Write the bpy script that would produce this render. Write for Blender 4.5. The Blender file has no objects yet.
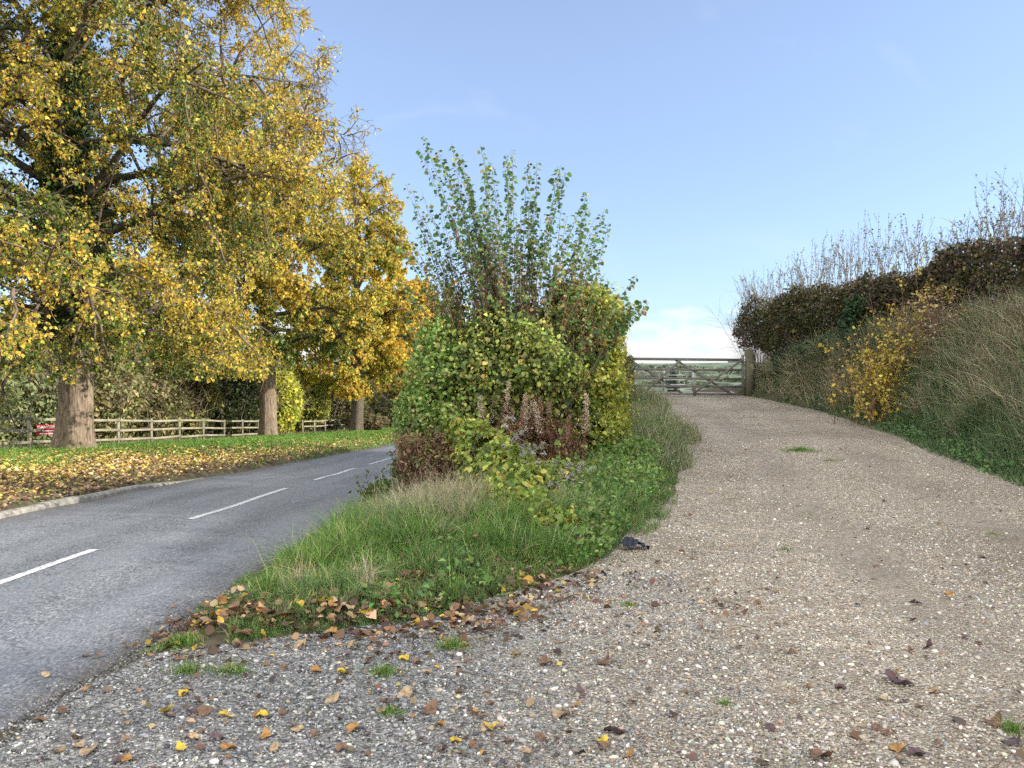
import bpy, bmesh, math
import numpy as np
from mathutils import Vector, Matrix
R = np.random.default_rng(7)
scene = bpy.context.scene
COL = scene.collection

# ------------------------------------------------------------------ object helpers
def link(name, data, mat=None, parent=None):
    o = bpy.data.objects.new(name, data)
    COL.objects.link(o)
    if mat is not None and data is not None:
        data.materials.append(mat)
    if parent is not None:
        o.parent = parent
    return o

def tag(o, label=None, cat=None, group=None, kind=None):
    if label: o['label'] = label
    if cat: o['category'] = cat
    if group: o['group'] = group
    if kind: o['kind'] = kind
    return o

def thing(name, label, cat, loc=(0, 0, 0), rz=0.0, group=None):
    o = link(name, None)
    o.location = loc
    o.rotation_euler = (0, 0, rz)
    return tag(o, label, cat, group)

def tri_mesh(name, V, F, C=None, smooth=False):
    V = np.ascontiguousarray(V, dtype=np.float32)
    F = np.ascontiguousarray(F, dtype=np.int32)
    k = F.shape[1]
    me = bpy.data.meshes.new(name)
    me.vertices.add(len(V)); me.vertices.foreach_set('co', V.ravel())
    me.loops.add(F.size); me.loops.foreach_set('vertex_index', F.ravel())
    me.polygons.add(len(F))
    me.polygons.foreach_set('loop_start', np.arange(0, F.size, k, dtype=np.int32))
    if smooth:
        me.polygons.foreach_set('use_smooth', np.ones(len(F), dtype=bool))
    if C is not None:
        a = me.color_attributes.new('Col', 'FLOAT_COLOR', 'POINT')
        c4 = np.ones((len(V), 4), dtype=np.float32); c4[:, :3] = C
        a.data.foreach_set('color', c4.ravel())
    me.update(calc_edges=True)
    return me

def build(name, V, F, C, mat, parent=None, smooth=False):
    """mesh object from world-space arrays; a child keeps world placement through its parent's location"""
    if parent is not None:
        V = V - np.array(parent.location, dtype=V.dtype)[None, :]
    return link(name, tri_mesh(name, V, F, C, smooth), mat, parent)

def cat_parts(parts):
    Vs, Fs, Cs, o = [], [], [], 0
    for V, F, C in parts:
        Vs.append(V); Fs.append(F + o); Cs.append(C); o += len(V)
    return np.concatenate(Vs), np.concatenate(Fs), np.concatenate(Cs)

def unit(v):
    return v / np.maximum(np.linalg.norm(v, axis=-1, keepdims=True), 1e-9)

def scatter(tmplV, tmplF, P, X, Y, Z, S, C):
    """copies of a template: P (N,3), axes X/Y/Z (N,3), scale S (N,3), colour C (N,3)"""
    k = len(tmplV); N = len(P)
    t = tmplV[None] * S[:, None, :]
    V = P[:, None, :] + t[..., 0:1] * X[:, None] + t[..., 1:2] * Y[:, None] + t[..., 2:3] * Z[:, None]
    F = tmplF[None] + (np.arange(N) * k)[:, None, None]
    CC = np.repeat(C[:, None], k, 1)
    return V.reshape(-1, 3), F.reshape(-1, tmplF.shape[1]), CC.reshape(-1, 3)

# leaf templates: axis +Y, width X, normal Z
LEAF4 = (np.array([[0, 0, 0], [-.5, .45, .16], [0, 1, -.06], [.5, .45, .16]], float), np.array([[0, 2, 1], [0, 3, 2]]))
LEAF6 = (np.array([[0, 0, 0], [-.42, .25, .08], [-.46, .58, .10], [0, 1, -.10], [.46, .58, .10], [.42, .25, .08], [0, .5, 0]], float),
         np.array([[0, 6, 1], [1, 6, 2], [2, 6, 3], [3, 6, 4], [4, 6, 5], [5, 6, 0]]))

def leaves(P, D, Nn, L, Wr, C, t=LEAF4):
    D = unit(D)
    X = unit(np.cross(D, Nn)); Z = np.cross(X, D)
    L = np.asarray(L); S = np.stack([L * Wr, L, L], 1)
    return scatter(t[0], t[1], P, X, D, Z, S, C)

def pal(n, entries, jit=.22, hue=.10):
    w = np.array([e[0] for e in entries], float); w /= w.sum()
    c = np.array([e[1] for e in entries], float)[R.choice(len(w), n, p=w)]
    return np.clip(c * np.exp(R.normal(0, jit, (n, 1))) * np.exp(R.normal(0, hue, (n, 3))), .002, .95)

def rdir(n):
    return unit(R.normal(size=(n, 3)))

# smooth pseudo noise
_NK = R.normal(size=(14, 3)); _NP = R.uniform(0, 6.28, 14)
def noise(p, s):
    p = np.asarray(p, float); k = _NK[:, :p.shape[-1]] * s
    v = np.sin(p @ k.T + _NP)
    return v.mean(-1) * 2.4

def tubes(P, r, k=5, cap=False):
    """P (B,n,3) polylines, r (B,n) radii -> quads"""
    B, n, _ = P.shape
    T = np.empty_like(P); T[:, 1:-1] = P[:, 2:] - P[:, :-2]; T[:, 0] = P[:, 1] - P[:, 0]; T[:, -1] = P[:, -1] - P[:, -2]
    T = unit(T)
    ref = np.where(np.abs(T[:, :1, 2:3]) > .9, np.array([1., 0, 0]), np.array([0, 0, 1.]))
    X = unit(np.cross(T, np.broadcast_to(ref, T.shape))); Y = np.cross(T, X)
    a = np.arange(k) * 2 * np.pi / k
    V = P[:, :, None] + r[..., None, None] * (np.cos(a)[None, None, :, None] * X[:, :, None] + np.sin(a)[None, None, :, None] * Y[:, :, None])
    i = np.arange(n - 1)[:, None]; j = np.arange(k)[None]
    f = np.stack([i * k + j, i * k + (j + 1) % k, (i + 1) * k + (j + 1) % k, (i + 1) * k + j], -1).reshape(-1, 4)
    F = f[None] + (np.arange(B) * n * k)[:, None, None]
    return V.reshape(-1, 3), F.reshape(-1, 4)

def grow(start, d0, length, n, wander=.15, grav=0.0, curl_up=0.0):
    """start (B,3), d0 (B,3), length (B,) -> polylines (B,n,3)"""
    B = len(start); P = np.empty((B, n, 3)); P[:, 0] = start; d = unit(d0); step = (length / (n - 1))[:, None]
    for i in range(1, n):
        d = d + R.normal(0, wander, (B, 3))
        d[:, 2] += -grav + curl_up
        d = unit(d)
        P[:, i] = P[:, i - 1] + d * step
    return P

def spawn(Pp, m, tmin, tmax, out=.9, up=0.0):
    """m children per parent: start points, directions, parent index, t"""
    B, n, _ = Pp.shape
    idx = np.repeat(np.arange(B), m)
    t = R.uniform(tmin, tmax, B * m)
    f = t * (n - 1); i = np.minimum(f.astype(int), n - 2); u = (f - i)[:, None]
    a = Pp[idx, i]; b = Pp[idx, i + 1]
    s = a * (1 - u) + b * u; T = unit(b - a)
    q = rdir(B * m); q = unit(q - T * (q * T).sum(1, keepdims=True))
    d = T * (1 - out * .6) + q * out; d[:, 2] += up
    return s, unit(d), idx, t

# ------------------------------------------------------------------ materials
def new_mat(name):
    m = bpy.data.materials.new(name); m.use_nodes = True
    nt = m.node_tree; nt.nodes.clear()
    out = nt.nodes.new('ShaderNodeOutputMaterial')
    b = nt.nodes.new('ShaderNodeBsdfPrincipled')
    nt.links.new(b.outputs[0], out.inputs[0])
    return m, nt, b, out

def N(nt, t, **kw):
    n = nt.nodes.new(t)
    for k, v in kw.items():
        if k.startswith('i_'):
            n.inputs[k[2:].replace('_', ' ')].default_value = v
        else:
            setattr(n, k, v)
    return n

def ramp(nt, fac, stops, interp='LINEAR'):
    r = nt.nodes.new('ShaderNodeValToRGB'); r.color_ramp.interpolation = interp
    e = r.color_ramp.elements
    while len(e) < len(stops): e.new(.5)
    for el, (p, c) in zip(e, stops):
        el.position = p; el.color = c if len(c) == 4 else (*c, 1)
    nt.links.new(fac, r.inputs[0]); return r.outputs[0]

def mix(nt, fac, a, b, mode='MIX'):
    m = nt.nodes.new('ShaderNodeMix'); m.data_type = 'RGBA'; m.blend_type = mode
    for s, v in ((m.inputs[0], fac), (m.inputs[6], a), (m.inputs[7], b)):
        if hasattr(v, 'is_linked') or hasattr(v, 'links'): nt.links.new(v, s)
        else: s.default_value = v if not isinstance(v, tuple) or len(v) == 4 else (*v, 1)
    return m.outputs[2]

def leaf_mat(name, trans=.3, rough=.55, spec=.3):
    m, nt, b, out = new_mat(name)
    a = N(nt, 'ShaderNodeAttribute', attribute_name='Col')
    nt.links.new(a.outputs['Color'], b.inputs['Base Color'])
    b.inputs['Roughness'].default_value = rough
    b.inputs['Specular IOR Level'].default_value = spec
    if trans > 0:
        t = N(nt, 'ShaderNodeBsdfTranslucent')
        nt.links.new(a.outputs['Color'], t.inputs['Color'])
        ms = N(nt, 'ShaderNodeMixShader'); ms.inputs[0].default_value = trans
        nt.links.new(b.outputs[0], ms.inputs[1]); nt.links.new(t.outputs[0], ms.inputs[2])
        nt.links.new(ms.outputs[0], out.inputs[0])
    return m

def attr_mat(name, rough=.85, spec=.15):
    return leaf_mat(name, 0, rough, spec)

def bark_mat(name, c1, c2, sc=1.0):
    m, nt, b, out = new_mat(name)
    tc = N(nt, 'ShaderNodeTexCoord')
    mp = N(nt, 'ShaderNodeMapping'); mp.inputs['Scale'].default_value = (9 * sc, 9 * sc, 1.6 * sc)
    nt.links.new(tc.outputs['Object'], mp.inputs[0])
    n1 = N(nt, 'ShaderNodeTexNoise', i_Scale=2.0, i_Detail=6.0, i_Roughness=.65); nt.links.new(mp.outputs[0], n1.inputs['Vector'])
    n2 = N(nt, 'ShaderNodeTexNoise', i_Scale=1.1, i_Detail=3.0); nt.links.new(tc.outputs['Object'], n2.inputs['Vector'])
    c = ramp(nt, n1.outputs[0], [(.32, tuple(x * .35 for x in c1)), (.5, c1), (.68, c2)])
    g = ramp(nt, n2.outputs[0], [(.5, (0, 0, 0)), (.68, (1, 1, 1))])
    mg = N(nt, 'ShaderNodeMath', operation='MULTIPLY'); mg.inputs[1].default_value = .45; nt.links.new(g, mg.inputs[0])
    c = mix(nt, mg.outputs[0], c, (.12, .125, .06))
    nt.links.new(c, b.inputs['Base Color'])
    bu = N(nt, 'ShaderNodeBump', i_Strength=.9, i_Distance=.05); nt.links.new(n1.outputs[0], bu.inputs['Height'])
    nt.links.new(bu.outputs[0], b.inputs['Normal'])
    b.inputs['Roughness'].default_value = .9; b.inputs['Specular IOR Level'].default_value = .1
    return m

def wood_mat(name, c1, c2, moss=.4):
    m, nt, b, out = new_mat(name)
    tc = N(nt, 'ShaderNodeTexCoord')
    n1 = N(nt, 'ShaderNodeTexNoise', i_Scale=6.0, i_Detail=5.0, i_Roughness=.7); nt.links.new(tc.outputs['Object'], n1.inputs['Vector'])
    n2 = N(nt, 'ShaderNodeTexNoise', i_Scale=2.2, i_Detail=3.0); nt.links.new(tc.outputs['Object'], n2.inputs['Vector'])
    c = ramp(nt, n1.outputs[0], [(.3, c1), (.7, c2)])
    g = ramp(nt, n2.outputs[0], [(.45, (0, 0, 0)), (.65, (moss, moss, moss))])
    c = mix(nt, g, c, (.10, .12, .045))
    nt.links.new(c, b.inputs['Base Color']); b.inputs['Roughness'].default_value = .85
    b.inputs['Specular IOR Level'].default_value = .2
    bu = N(nt, 'ShaderNodeBump', i_Strength=.4, i_Distance=.01); nt.links.new(n1.outputs[0], bu.inputs['Height']); nt.links.new(bu.outputs[0], b.inputs['Normal'])
    return m

M_LEAF = leaf_mat('lime_leaf', .48, .5, .3)
M_BUSHLEAF = leaf_mat('bush_leaf', .42, .42, .4)
M_HEDGE = leaf_mat('hedge_leaf', .2, .6, .2)
M_GRASS = leaf_mat('grass_blade', .25, .55, .25)
M_LITTER = leaf_mat('leaf_litter', .12, .6, .25)
M_TWIG = attr_mat('twig_bark')
M_STONE = attr_mat('gravel_stone', .75, .3)
M_BARK = bark_mat('lime_bark', (.215, .165, .12), (.35, .275, .205))
M_LIMB = bark_mat('limb_bark', (.10, .085, .065), (.19, .16, .125), 1.5)
M_RAIL = wood_mat('fence_timber', (.22, .195, .135), (.37, .335, .25), .45)
M_GATE = wood_mat('gate_timber', (.125, .115, .105), (.23, .21, .19), .15)
M_POST = wood_mat('gate_post_timber', (.10, .09, .06), (.17, .155, .115), .5)

# ------------------------------------------------------------------ the lie of the land
def sp(t, w): return w * np.logaddexp(0, t / w)
def ss(t): t = np.clip(t, 0, 1); return t * t * (3 - 2 * t)
def zroad(y): return -0.052 * (sp(y - 9, 2.0) - sp(y - 110, 20.)) - 0.0
def ztrack(y): return 0.056 * (sp(y - 6, 1.5) - sp(y - 28.5, 1.5))
def bend(y): return .0012 * sp(y - 38, 4) ** 2
def rR(y): return -2.03 - .045 * np.maximum(0, 9 - y) + bend(y)
def rL(y): return -6.32 - .01 * np.maximum(0, 9 - y) + bend(y)
def rC(y): return -3.92 - .06 * np.maximum(0, 10 - y) + bend(y)
TL = np.array([(-14, -2.9), (3.9, -2.2), (4.45, -2.0), (4.75, -1.1), (4.95, -.45), (5.5, -.02), (6.4, .72), (7.9, 1.42), (10.1, 2.2), (14, 3.2), (20, 4.1), (25, 4.55), (31, 4.7), (40, 4.7)])
TR = np.array([(-14, 6.3), (4, 6.2), (8, 6.4), (10, 6.75), (12.5, 7.15), (15.5, 7.8), (21, 8.5), (27, 8.45), (31, 8.6), (40, 9)])
def tL(y): return np.interp(y, TL[:, 0], TL[:, 1])
def tR(y): return np.interp(y, TR[:, 0], TR[:, 1])
def hx(y): return np.interp(y, [-10, 5, 15, 28, 34], [11.0, 10.8, 10.2, 9.0, 8.6])     # hedge line
def zfield(y): return np.interp(y, [10, 17, 22, 28, 40], [2.55, 2.6, 2.2, 1.65, 1.3])
def zmain(x, y):
    zr, zt = zroad(y), ztrack(y)
    a, b, c, d = rL(y), rR(y), tL(y), tR(y)
    z = zr + 0 * x
    verge = zr + .10 * ss((a - x - .04) / .22) + .31 * ss((a - x) / 4.5) - .25 * ss((-13.2 - x) / 3.4) - .16 * sp(-17.6 - x, .6)
    z = np.where(x < a, verge, z)
    u = np.clip((x - b) / np.maximum(c - b, .15), 0, 1)
    wedge = zr + (zt - zr) * ss(u) + .22 * np.clip((c - b) / 3, 0, 1) * np.sin(np.pi * u)
    z = np.where(x > b, wedge, z)
    z = np.where(x > c, zt, z)
    bw = np.maximum(hx(y) - .55 - d, .3)
    bank = zt + (np.maximum(zfield(y), zt) - zt) * ss((x - d) / bw) - .12 * sp(x - hx(y) - 1.5, .5)
    z = np.where(x > d, bank, z)
    return z
def zfar(x, y):
    d = np.hypot(x, y)
    p = np.stack([x, y], -1)
    hill = 11.0 + 3.0 * np.clip((d - 480) / 500, 0, 3) + 3.2 * noise(p, .0045) + 1.2 * noise(p + 50, .016)
    hill = hill + np.where(x < 90, 3.0 * ss((90 - x) / 120), 0)
    return -7 + (hill + 7) * ss((d - 130) / 330)
def wfar(x, y):
    yst = 95 + (34 - 95) * ss((x + 2) / 6)
    w = np.maximum.reduce([(y - yst) / 70, (x - 14) / 30, (-32 - x) / 50, (-12 - y) / 60])
    return ss(w)
def Z(x, y):
    x = np.asarray(x, float); y = np.asarray(y, float)
    w = wfar(x, y)
    return zmain(x, y) * (1 - w) + zfar(x, y) * w + .012 * noise(np.stack([x, y], -1), 2.2) * (1 - w)
def Zp(x, y): return np.stack([x, y, Z(x, y)], -1)
def Z1(x, y): return float(Z(np.array([x]), np.array([y]))[0])

def smask(x, y):  # 1 on the gravel
    return (x > tL(y)) & (x < tR(y))

# terrain sheet
def axis(lo, hi, step, far, g=1.13):
    a = list(np.arange(lo, hi + 1e-6, step)); s = step
    while a[-1] < far: s *= g; a.append(a[-1] + s)
    s = step
    while a[0] > -far: s *= g; a.insert(0, a[0] - s)
    return np.array(a)
gx = axis(-20, 13, .2, 2600); gy = axis(-2, 34, .2, 2600)
gy = gy[gy > -300]
XX, YY = np.meshgrid(gx, gy)
ZZ = Z(XX, YY)
inroad = (XX > rL(YY) - .16) & (XX < rR(YY) - .12) & (YY < 130) & (YY > -12)
intrack = (XX > tL(YY) + .25) & (XX < tR(YY) - .25) & (YY < 31) & (YY > -12)
ZZ = ZZ - .07 * inroad - .07 * intrack
nx, ny = len(gx), len(gy)
ii, jj = np.meshgrid(np.arange(nx - 1), np.arange(ny - 1))
q = (jj * nx + ii).ravel()
TF = np.stack([q, q + 1, q + nx + 1, q + nx], -1)
m, nt, b, out = new_mat('meadow_soil')
tc = N(nt, 'ShaderNodeTexCoord')
n1 = N(nt, 'ShaderNodeTexNoise', i_Scale=3.0, i_Detail=6.0, i_Roughness=.65); nt.links.new(tc.outputs['Object'], n1.inputs['Vector'])
n2 = N(nt, 'ShaderNodeTexNoise', i_Scale=.011, i_Detail=2.0); nt.links.new(tc.outputs['Object'], n2.inputs['Vector'])
n3 = N(nt, 'ShaderNodeTexVoronoi', i_Scale=.0085); nt.links.new(tc.outputs['Object'], n3.inputs['Vector'])
n4 = N(nt, 'ShaderNodeTexNoise', i_Scale=.12, i_Detail=7.0, i_Roughness=.7); nt.links.new(tc.outputs['Object'], n4.inputs['Vector'])
near = ramp(nt, n1.outputs[0], [(.3, (.05, .04, .028)), (.55, (.10, .085, .055)), (.75, (.14, .12, .085))])
field = ramp(nt, n3.outputs['Color'], [(.15, (.15, .185, .13)), (.4, (.33, .30, .20)), (.6, (.20, .215, .15)), (.85, (.13, .17, .12))], 'CONSTANT')  # bluish greens put distance haze into the field colours
scrub = ramp(nt, n4.outputs[0], [(.47, (1, 1, 1)), (.56, (.28, .33, .26))])
field = mix(nt, 1.0, field, scrub, 'MULTIPLY')
ge = N(nt, 'ShaderNodeNewGeometry'); vl = N(nt, 'ShaderNodeVectorMath', operation='LENGTH'); nt.links.new(ge.outputs['Position'], vl.inputs[0])
mr = N(nt, 'ShaderNodeMapRange'); mr.inputs[1].default_value = 60; mr.inputs[2].default_value = 140; nt.links.new(vl.outputs['Value'], mr.inputs[0])
nt.links.new(mix(nt, mr.outputs[0], near, field), b.inputs['Base Color'])
b.inputs['Roughness'].default_value = .95; b.inputs['Specular IOR Level'].default_value = .1
ground = build('ground', np.stack([XX, YY, ZZ], -1).reshape(-1, 3), TF, None, m, smooth=True)
tag(ground, 'rough grassy ground rising to a bank and running out to hills', kind='structure')

def wheel(x, y):
    c = np.interp(y, [-8, 3, 10, 20, 31], [2.2, 3.2, 4.6, 6.1, 6.5]) + .10 * np.sin(y * .5)
    p = np.stack([x, y], -1)
    b = np.exp(-((x - c - .85) / .34) ** 2) + np.exp(-((x - c + .85) / .34) ** 2)
    return np.clip(b * (.75 + .5 * noise(p, 1.3)) + .55 * ss((noise(p + 60, .9) - .35) / .35) * (y < 9), 0, 1)
def strip(name, y0, y1, step, fl, fr, cols, dz, mat, edge=0.0, jag=0.0, label=None, right_only=False):
    ys = np.arange(y0, y1 + 1e-6, step); t = np.linspace(0, 1, cols)
    l, r = fl(ys), fr(ys)
    if jag:
        p = np.stack([ys, ys * 0], -1)
        l = l + jag * noise(p, 2.6) + jag * .6 * noise(p + 9, 8.); r = r + jag * noise(p + 30, 2.6) + jag * .6 * noise(p + 70, 8.)
    x = l[:, None] + (r - l)[:, None] * t[None]; y = np.broadcast_to(ys[:, None], x.shape)
    z = Z(x, y) + dz
    z[:, 0] -= edge if not right_only else 0; z[:, -1] -= edge
    n, c = x.shape; i, j = np.meshgrid(np.arange(c - 1), np.arange(n - 1)); q = (j * c + i).ravel()
    F = np.stack([q, q + 1, q + c + 1, q + c], -1)
    Cc = None
    if name == 'road':
        p_ = np.stack([x, y], -1); dl, dr = x - l[:, None], r[:, None] - x
        dirt = np.exp(-np.minimum(dl, dr) / (.20 + .12 * noise(p_, .8)).clip(.05)) * (.9 + .5 * noise(p_ + 3, 2.1)); w_ = (r - l)[:, None]
        pol = sum(np.exp(-((t[None] - c_) / .055) ** 2) for c_ in (.16, .39, .62, .85)) * (.8 + .4 * noise(p_ + 8, .5))
        Cc = np.stack([np.clip(dirt, 0, 1), np.clip(pol, 0, 1), 0 * dirt], -1).reshape(-1, 3)
    if name == 'gravel_track':
        band = wheel(x, y); Cc = np.stack([band, 0 * band, 0 * band], -1).reshape(-1, 3)
    o = build(name, np.stack([x, y, z], -1).reshape(-1, 3), F, Cc, mat, smooth=True)
    if label: tag(o, label, kind='structure')
    return o

# asphalt
m, nt, b, out = new_mat('worn_asphalt')
tc = N(nt, 'ShaderNodeTexCoord')
n1 = N(nt, 'ShaderNodeTexNoise', i_Scale=85.0, i_Detail=3.0, i_Roughness=.8); nt.links.new(tc.outputs['Object'], n1.inputs['Vector'])
v1 = N(nt, 'ShaderNodeTexVoronoi', i_Scale=70.0); nt.links.new(tc.outputs['Object'], v1.inputs['Vector'])
mp = N(nt, 'ShaderNodeMapping'); mp.inputs['Scale'].default_value = (1.0, .13, 1); nt.links.new(tc.outputs['Object'], mp.inputs[0])
n2 = N(nt, 'ShaderNodeTexNoise', i_Scale=1.3, i_Detail=5.0, i_Roughness=.6); nt.links.new(mp.outputs[0], n2.inputs['Vector'])
c = ramp(nt, v1.outputs['Color'], [(.1, (.066, .073, .087)), (.5, (.145, .156, .178)), (.85, (.245, .255, .272)), (.97, (.41, .405, .40))])
w = ramp(nt, n2.outputs[0], [(.32, (.72, .72, .73)), (.68, (1.22, 1.21, 1.2))])
c = mix(nt, 1.0, c, w, 'MULTIPLY')
ra = N(nt, 'ShaderNodeAttribute', attribute_name='Col'); rs_ = N(nt, 'ShaderNodeSeparateColor'); nt.links.new(ra.outputs['Color'], rs_.inputs[0])
pm = N(nt, 'ShaderNodeMath', operation='MULTIPLY'); pm.inputs[1].default_value = .45; nt.links.new(rs_.outputs[1], pm.inputs[0])
c = mix(nt, pm.outputs[0], c, (.19, .202, .228))
dm = N(nt, 'ShaderNodeMath', operation='MULTIPLY'); dm.inputs[1].default_value = .75; nt.links.new(rs_.outputs[0], dm.inputs[0])
c = mix(nt, dm.outputs[0], c, (.085, .07, .055))
vc = N(nt, 'ShaderNodeTexVoronoi', feature='DISTANCE_TO_EDGE', i_Scale=.55); nv = N(nt, 'ShaderNodeTexNoise', i_Scale=3.0, i_Detail=5.0); nt.links.new(tc.outputs['Object'], nv.inputs['Vector'])
vm = N(nt, 'ShaderNodeVectorMath', operation='MULTIPLY_ADD'); vm.inputs[1].default_value = (.5, .5, .5); nt.links.new(nv.outputs['Color'], vm.inputs[0]); nt.links.new(tc.outputs['Object'], vm.inputs[2]); nt.links.new(vm.outputs[0], vc.inputs['Vector'])
cr = ramp(nt, vc.outputs['Distance'], [(.0, (.45, .45, .45)), (.010, (1, 1, 1))])
c = mix(nt, .55, c, cr, 'MULTIPLY')
nt.links.new(c, b.inputs['Base Color'])
b.inputs['Roughness'].default_value = .62; b.inputs['Specular IOR Level'].default_value = .45
bu = N(nt, 'ShaderNodeBump', i_Strength=.5, i_Distance=.006); nt.links.new(v1.outputs['Distance'], bu.inputs['Height']); nt.links.new(bu.outputs[0], b.inputs['Normal'])
M_ASPH = m
road = strip('road', -10, 128, .4, rL, rR, 60, .012, M_ASPH, edge=.03, right_only=True, label='worn grey asphalt lane dropping away past the trees')

# white dashes
m, nt, b, out = new_mat('worn_road_paint')
tc = N(nt, 'ShaderNodeTexCoord')
n1 = N(nt, 'ShaderNodeTexNoise', i_Scale=38.0, i_Detail=4.0, i_Roughness=.8); nt.links.new(tc.outputs['Object'], n1.inputs['Vector'])
c = ramp(nt, n1.outputs[0], [(.40, (.17, .175, .185)), (.50, (.54, .54, .55)), (.7, (.74, .74, .73))])
nt.links.new(c, b.inputs['Base Color']); b.inputs['Roughness'].default_value = .7
for y0 in np.arange(3.75 - 6, 70, 5.85):
    ys = (y0, y0 + 3.9)
    strip('centre_line_dash', ys[0], ys[1], .3, lambda y: rC(y) - .048, lambda y: rC(y) + .048, 3, .0165, m).parent = road

# kerb
m, nt, b, out = new_mat('kerb_concrete')
tc = N(nt, 'ShaderNodeTexCoord')
n1 = N(nt, 'ShaderNodeTexNoise', i_Scale=9.0, i_Detail=6.0, i_Roughness=.7); nt.links.new(tc.outputs['Object'], n1.inputs['Vector'])
nt.links.new(ramp(nt, n1.outputs[0], [(.34, (.10, .09, .075)), (.52, (.25, .235, .205)), (.75, (.38, .36, .32))]), b.inputs['Base Color'])
b.inputs['Roughness'].default_value = .85
V, F, o = [], [], 0
kerb = None
for y0 in np.arange(4.0, 15.4, .92):
    bm = bmesh.new()
    ys = np.linspace(y0, y0 + .905, 3)
    prof = [(-.13, -.12), (-.13, .075), (-.11, .09), (-.02, .085), (.005, .06), (.02, -.12)]
    hd = R.normal(0, .006); sh = R.normal(0, .006)
    rings = []
    for y in ys:
        zc = zroad(np.array([y]))[0]
        drop = .07 * ss((y - 13) / 2.5)
        rings.append([bm.verts.new((float(rL(y)) + px + sh, float(y), float(zc + pz + hd - drop))) for px, pz in prof])
    for a, c2 in zip(rings[:-1], rings[1:]):
        for i in range(len(prof) - 1):
            bm.faces.new((a[i], a[i + 1], c2[i + 1], c2[i]))
    bm.faces.new(rings[0]); bm.faces.new(rings[-1][::-1])
    me = bpy.data.meshes.new('kerb_stone'); bm.to_mesh(me); bm.free()
    if kerb is None:
        kerb = link('kerb', None); tag(kerb, 'pale concrete kerb along the far edge of the lane', kind='structure')
    link('kerb_stone', me, m, kerb)

# gravel
m, nt, b, out = new_mat('flint_gravel')
tc = N(nt, 'ShaderNodeTexCoord')
def O(n): nt.links.new(tc.outputs['Object'], n.inputs['Vector']); return n
v1 = O(N(nt, 'ShaderNodeTexVoronoi', i_Scale=58.0)); v2 = O(N(nt, 'ShaderNodeTexVoronoi', i_Scale=125.0)); v3 = O(N(nt, 'ShaderNodeTexVoronoi', i_Scale=22.0))
big = O(N(nt, 'ShaderNodeTexNoise', i_Scale=.55, i_Detail=5.0, i_Roughness=.6))
mid = O(N(nt, 'ShaderNodeTexNoise', i_Scale=4.0, i_Detail=5.0, i_Roughness=.7))
stops = [(.0, (.13, .10, .08)), (.22, (.25, .20, .15)), (.45, (.35, .285, .21)), (.65, (.44, .37, .28)), (.82, (.56, .50, .41)), (.95, (.72, .68, .61))]
sep = N(nt, 'ShaderNodeSeparateColor'); nt.links.new(v1.outputs['Color'], sep.inputs[0])
sep2 = N(nt, 'ShaderNodeSeparateColor'); nt.links.new(v2.outputs['Color'], sep2.inputs[0])
ca = ramp(nt, sep.outputs[0], stops); cb = ramp(nt, sep2.outputs[0], stops)
pick = ramp(nt, sep.outputs[1], [(.4, (0, 0, 0)), (.42, (1, 1, 1))])
c = mix(nt, pick, ca, cb)
soil = ramp(nt, mid.outputs[0], [(.46, (0, 0, 0)), (.72, (.75, .75, .75))])
wa = N(nt, 'ShaderNodeAttribute', attribute_name='Col'); ws = N(nt, 'ShaderNodeSeparateColor'); nt.links.new(wa.outputs['Color'], ws.inputs[0])
wm = N(nt, 'ShaderNodeMath', operation='MULTIPLY_ADD'); wm.inputs[1].default_value = .5; wm.use_clamp = True; nt.links.new(ws.outputs[0], wm.inputs[0]); nt.links.new(soil, wm.inputs[2])
fine = O(N(nt, 'ShaderNodeTexNoise', i_Scale=160.0, i_Detail=2.0)); sc_ = ramp(nt, fine.outputs[0], [(.3, (.20, .165, .13)), (.7, (.40, .34, .275))])
c = mix(nt, wm.outputs[0], c, sc_)
moss = O(N(nt, 'ShaderNodeTexNoise', i_Scale=1.7, i_Detail=6.0, i_Roughness=.75)); mo = ramp(nt, moss.outputs[0], [(.57, (0, 0, 0)), (.72, (.55, .55, .55))])
c = mix(nt, mo, c, (.13, .15, .06))
tone = ramp(nt, big.outputs[0], [(.30, (.74, .72, .71)), (.5, (1.0, 1.0, 1.0)), (.7, (1.16, 1.15, 1.14))])
c = mix(nt, 1.0, c, tone, 'MULTIPLY')
sx = N(nt, 'ShaderNodeSeparateXYZ'); nt.links.new(tc.outputs['Object'], sx.inputs[0])
# bluish planings next to the lane
aa = N(nt, 'ShaderNodeMath', operation='MULTIPLY_ADD'); aa.inputs[1].default_value = 1.1; nt.links.new(big.outputs[0], aa.inputs[0]); nt.links.new(sx.outputs[0], aa.inputs[2])
mr = N(nt, 'ShaderNodeMapRange'); mr.inputs[1].default_value = 1.1; mr.inputs[2].default_value = .1; nt.links.new(aa.outputs[0], mr.inputs[0])
grey = ramp(nt, sep.outputs[0], [(0, (.05, .052, .055)), (.4, (.16, .162, .165)), (.75, (.27, .268, .262)), (.95, (.5, .49, .47))])
mm = N(nt, 'ShaderNodeMath', operation='MULTIPLY'); mm.inputs[1].default_value = .8; nt.links.new(mr.outputs[0], mm.inputs[0])
c = mix(nt, mm.outputs[0], c, grey)
nt.links.new(c, b.inputs['Base Color']); b.inputs['Roughness'].default_value = .85; b.inputs['Specular IOR Level'].default_value = .25
ad = N(nt, 'ShaderNodeMath', operation='MULTIPLY_ADD'); ad.inputs[1].default_value = -1.0; nt.links.new(v1.outputs['Distance'], ad.inputs[0]); nt.links.new(mid.outputs[0], ad.inputs[2])
bu = N(nt, 'ShaderNodeBump', i_Strength=1.0, i_Distance=.022); nt.links.new(ad.outputs[0], bu.inputs['Height']); nt.links.new(bu.outputs[0], b.inputs['Normal'])
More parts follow.
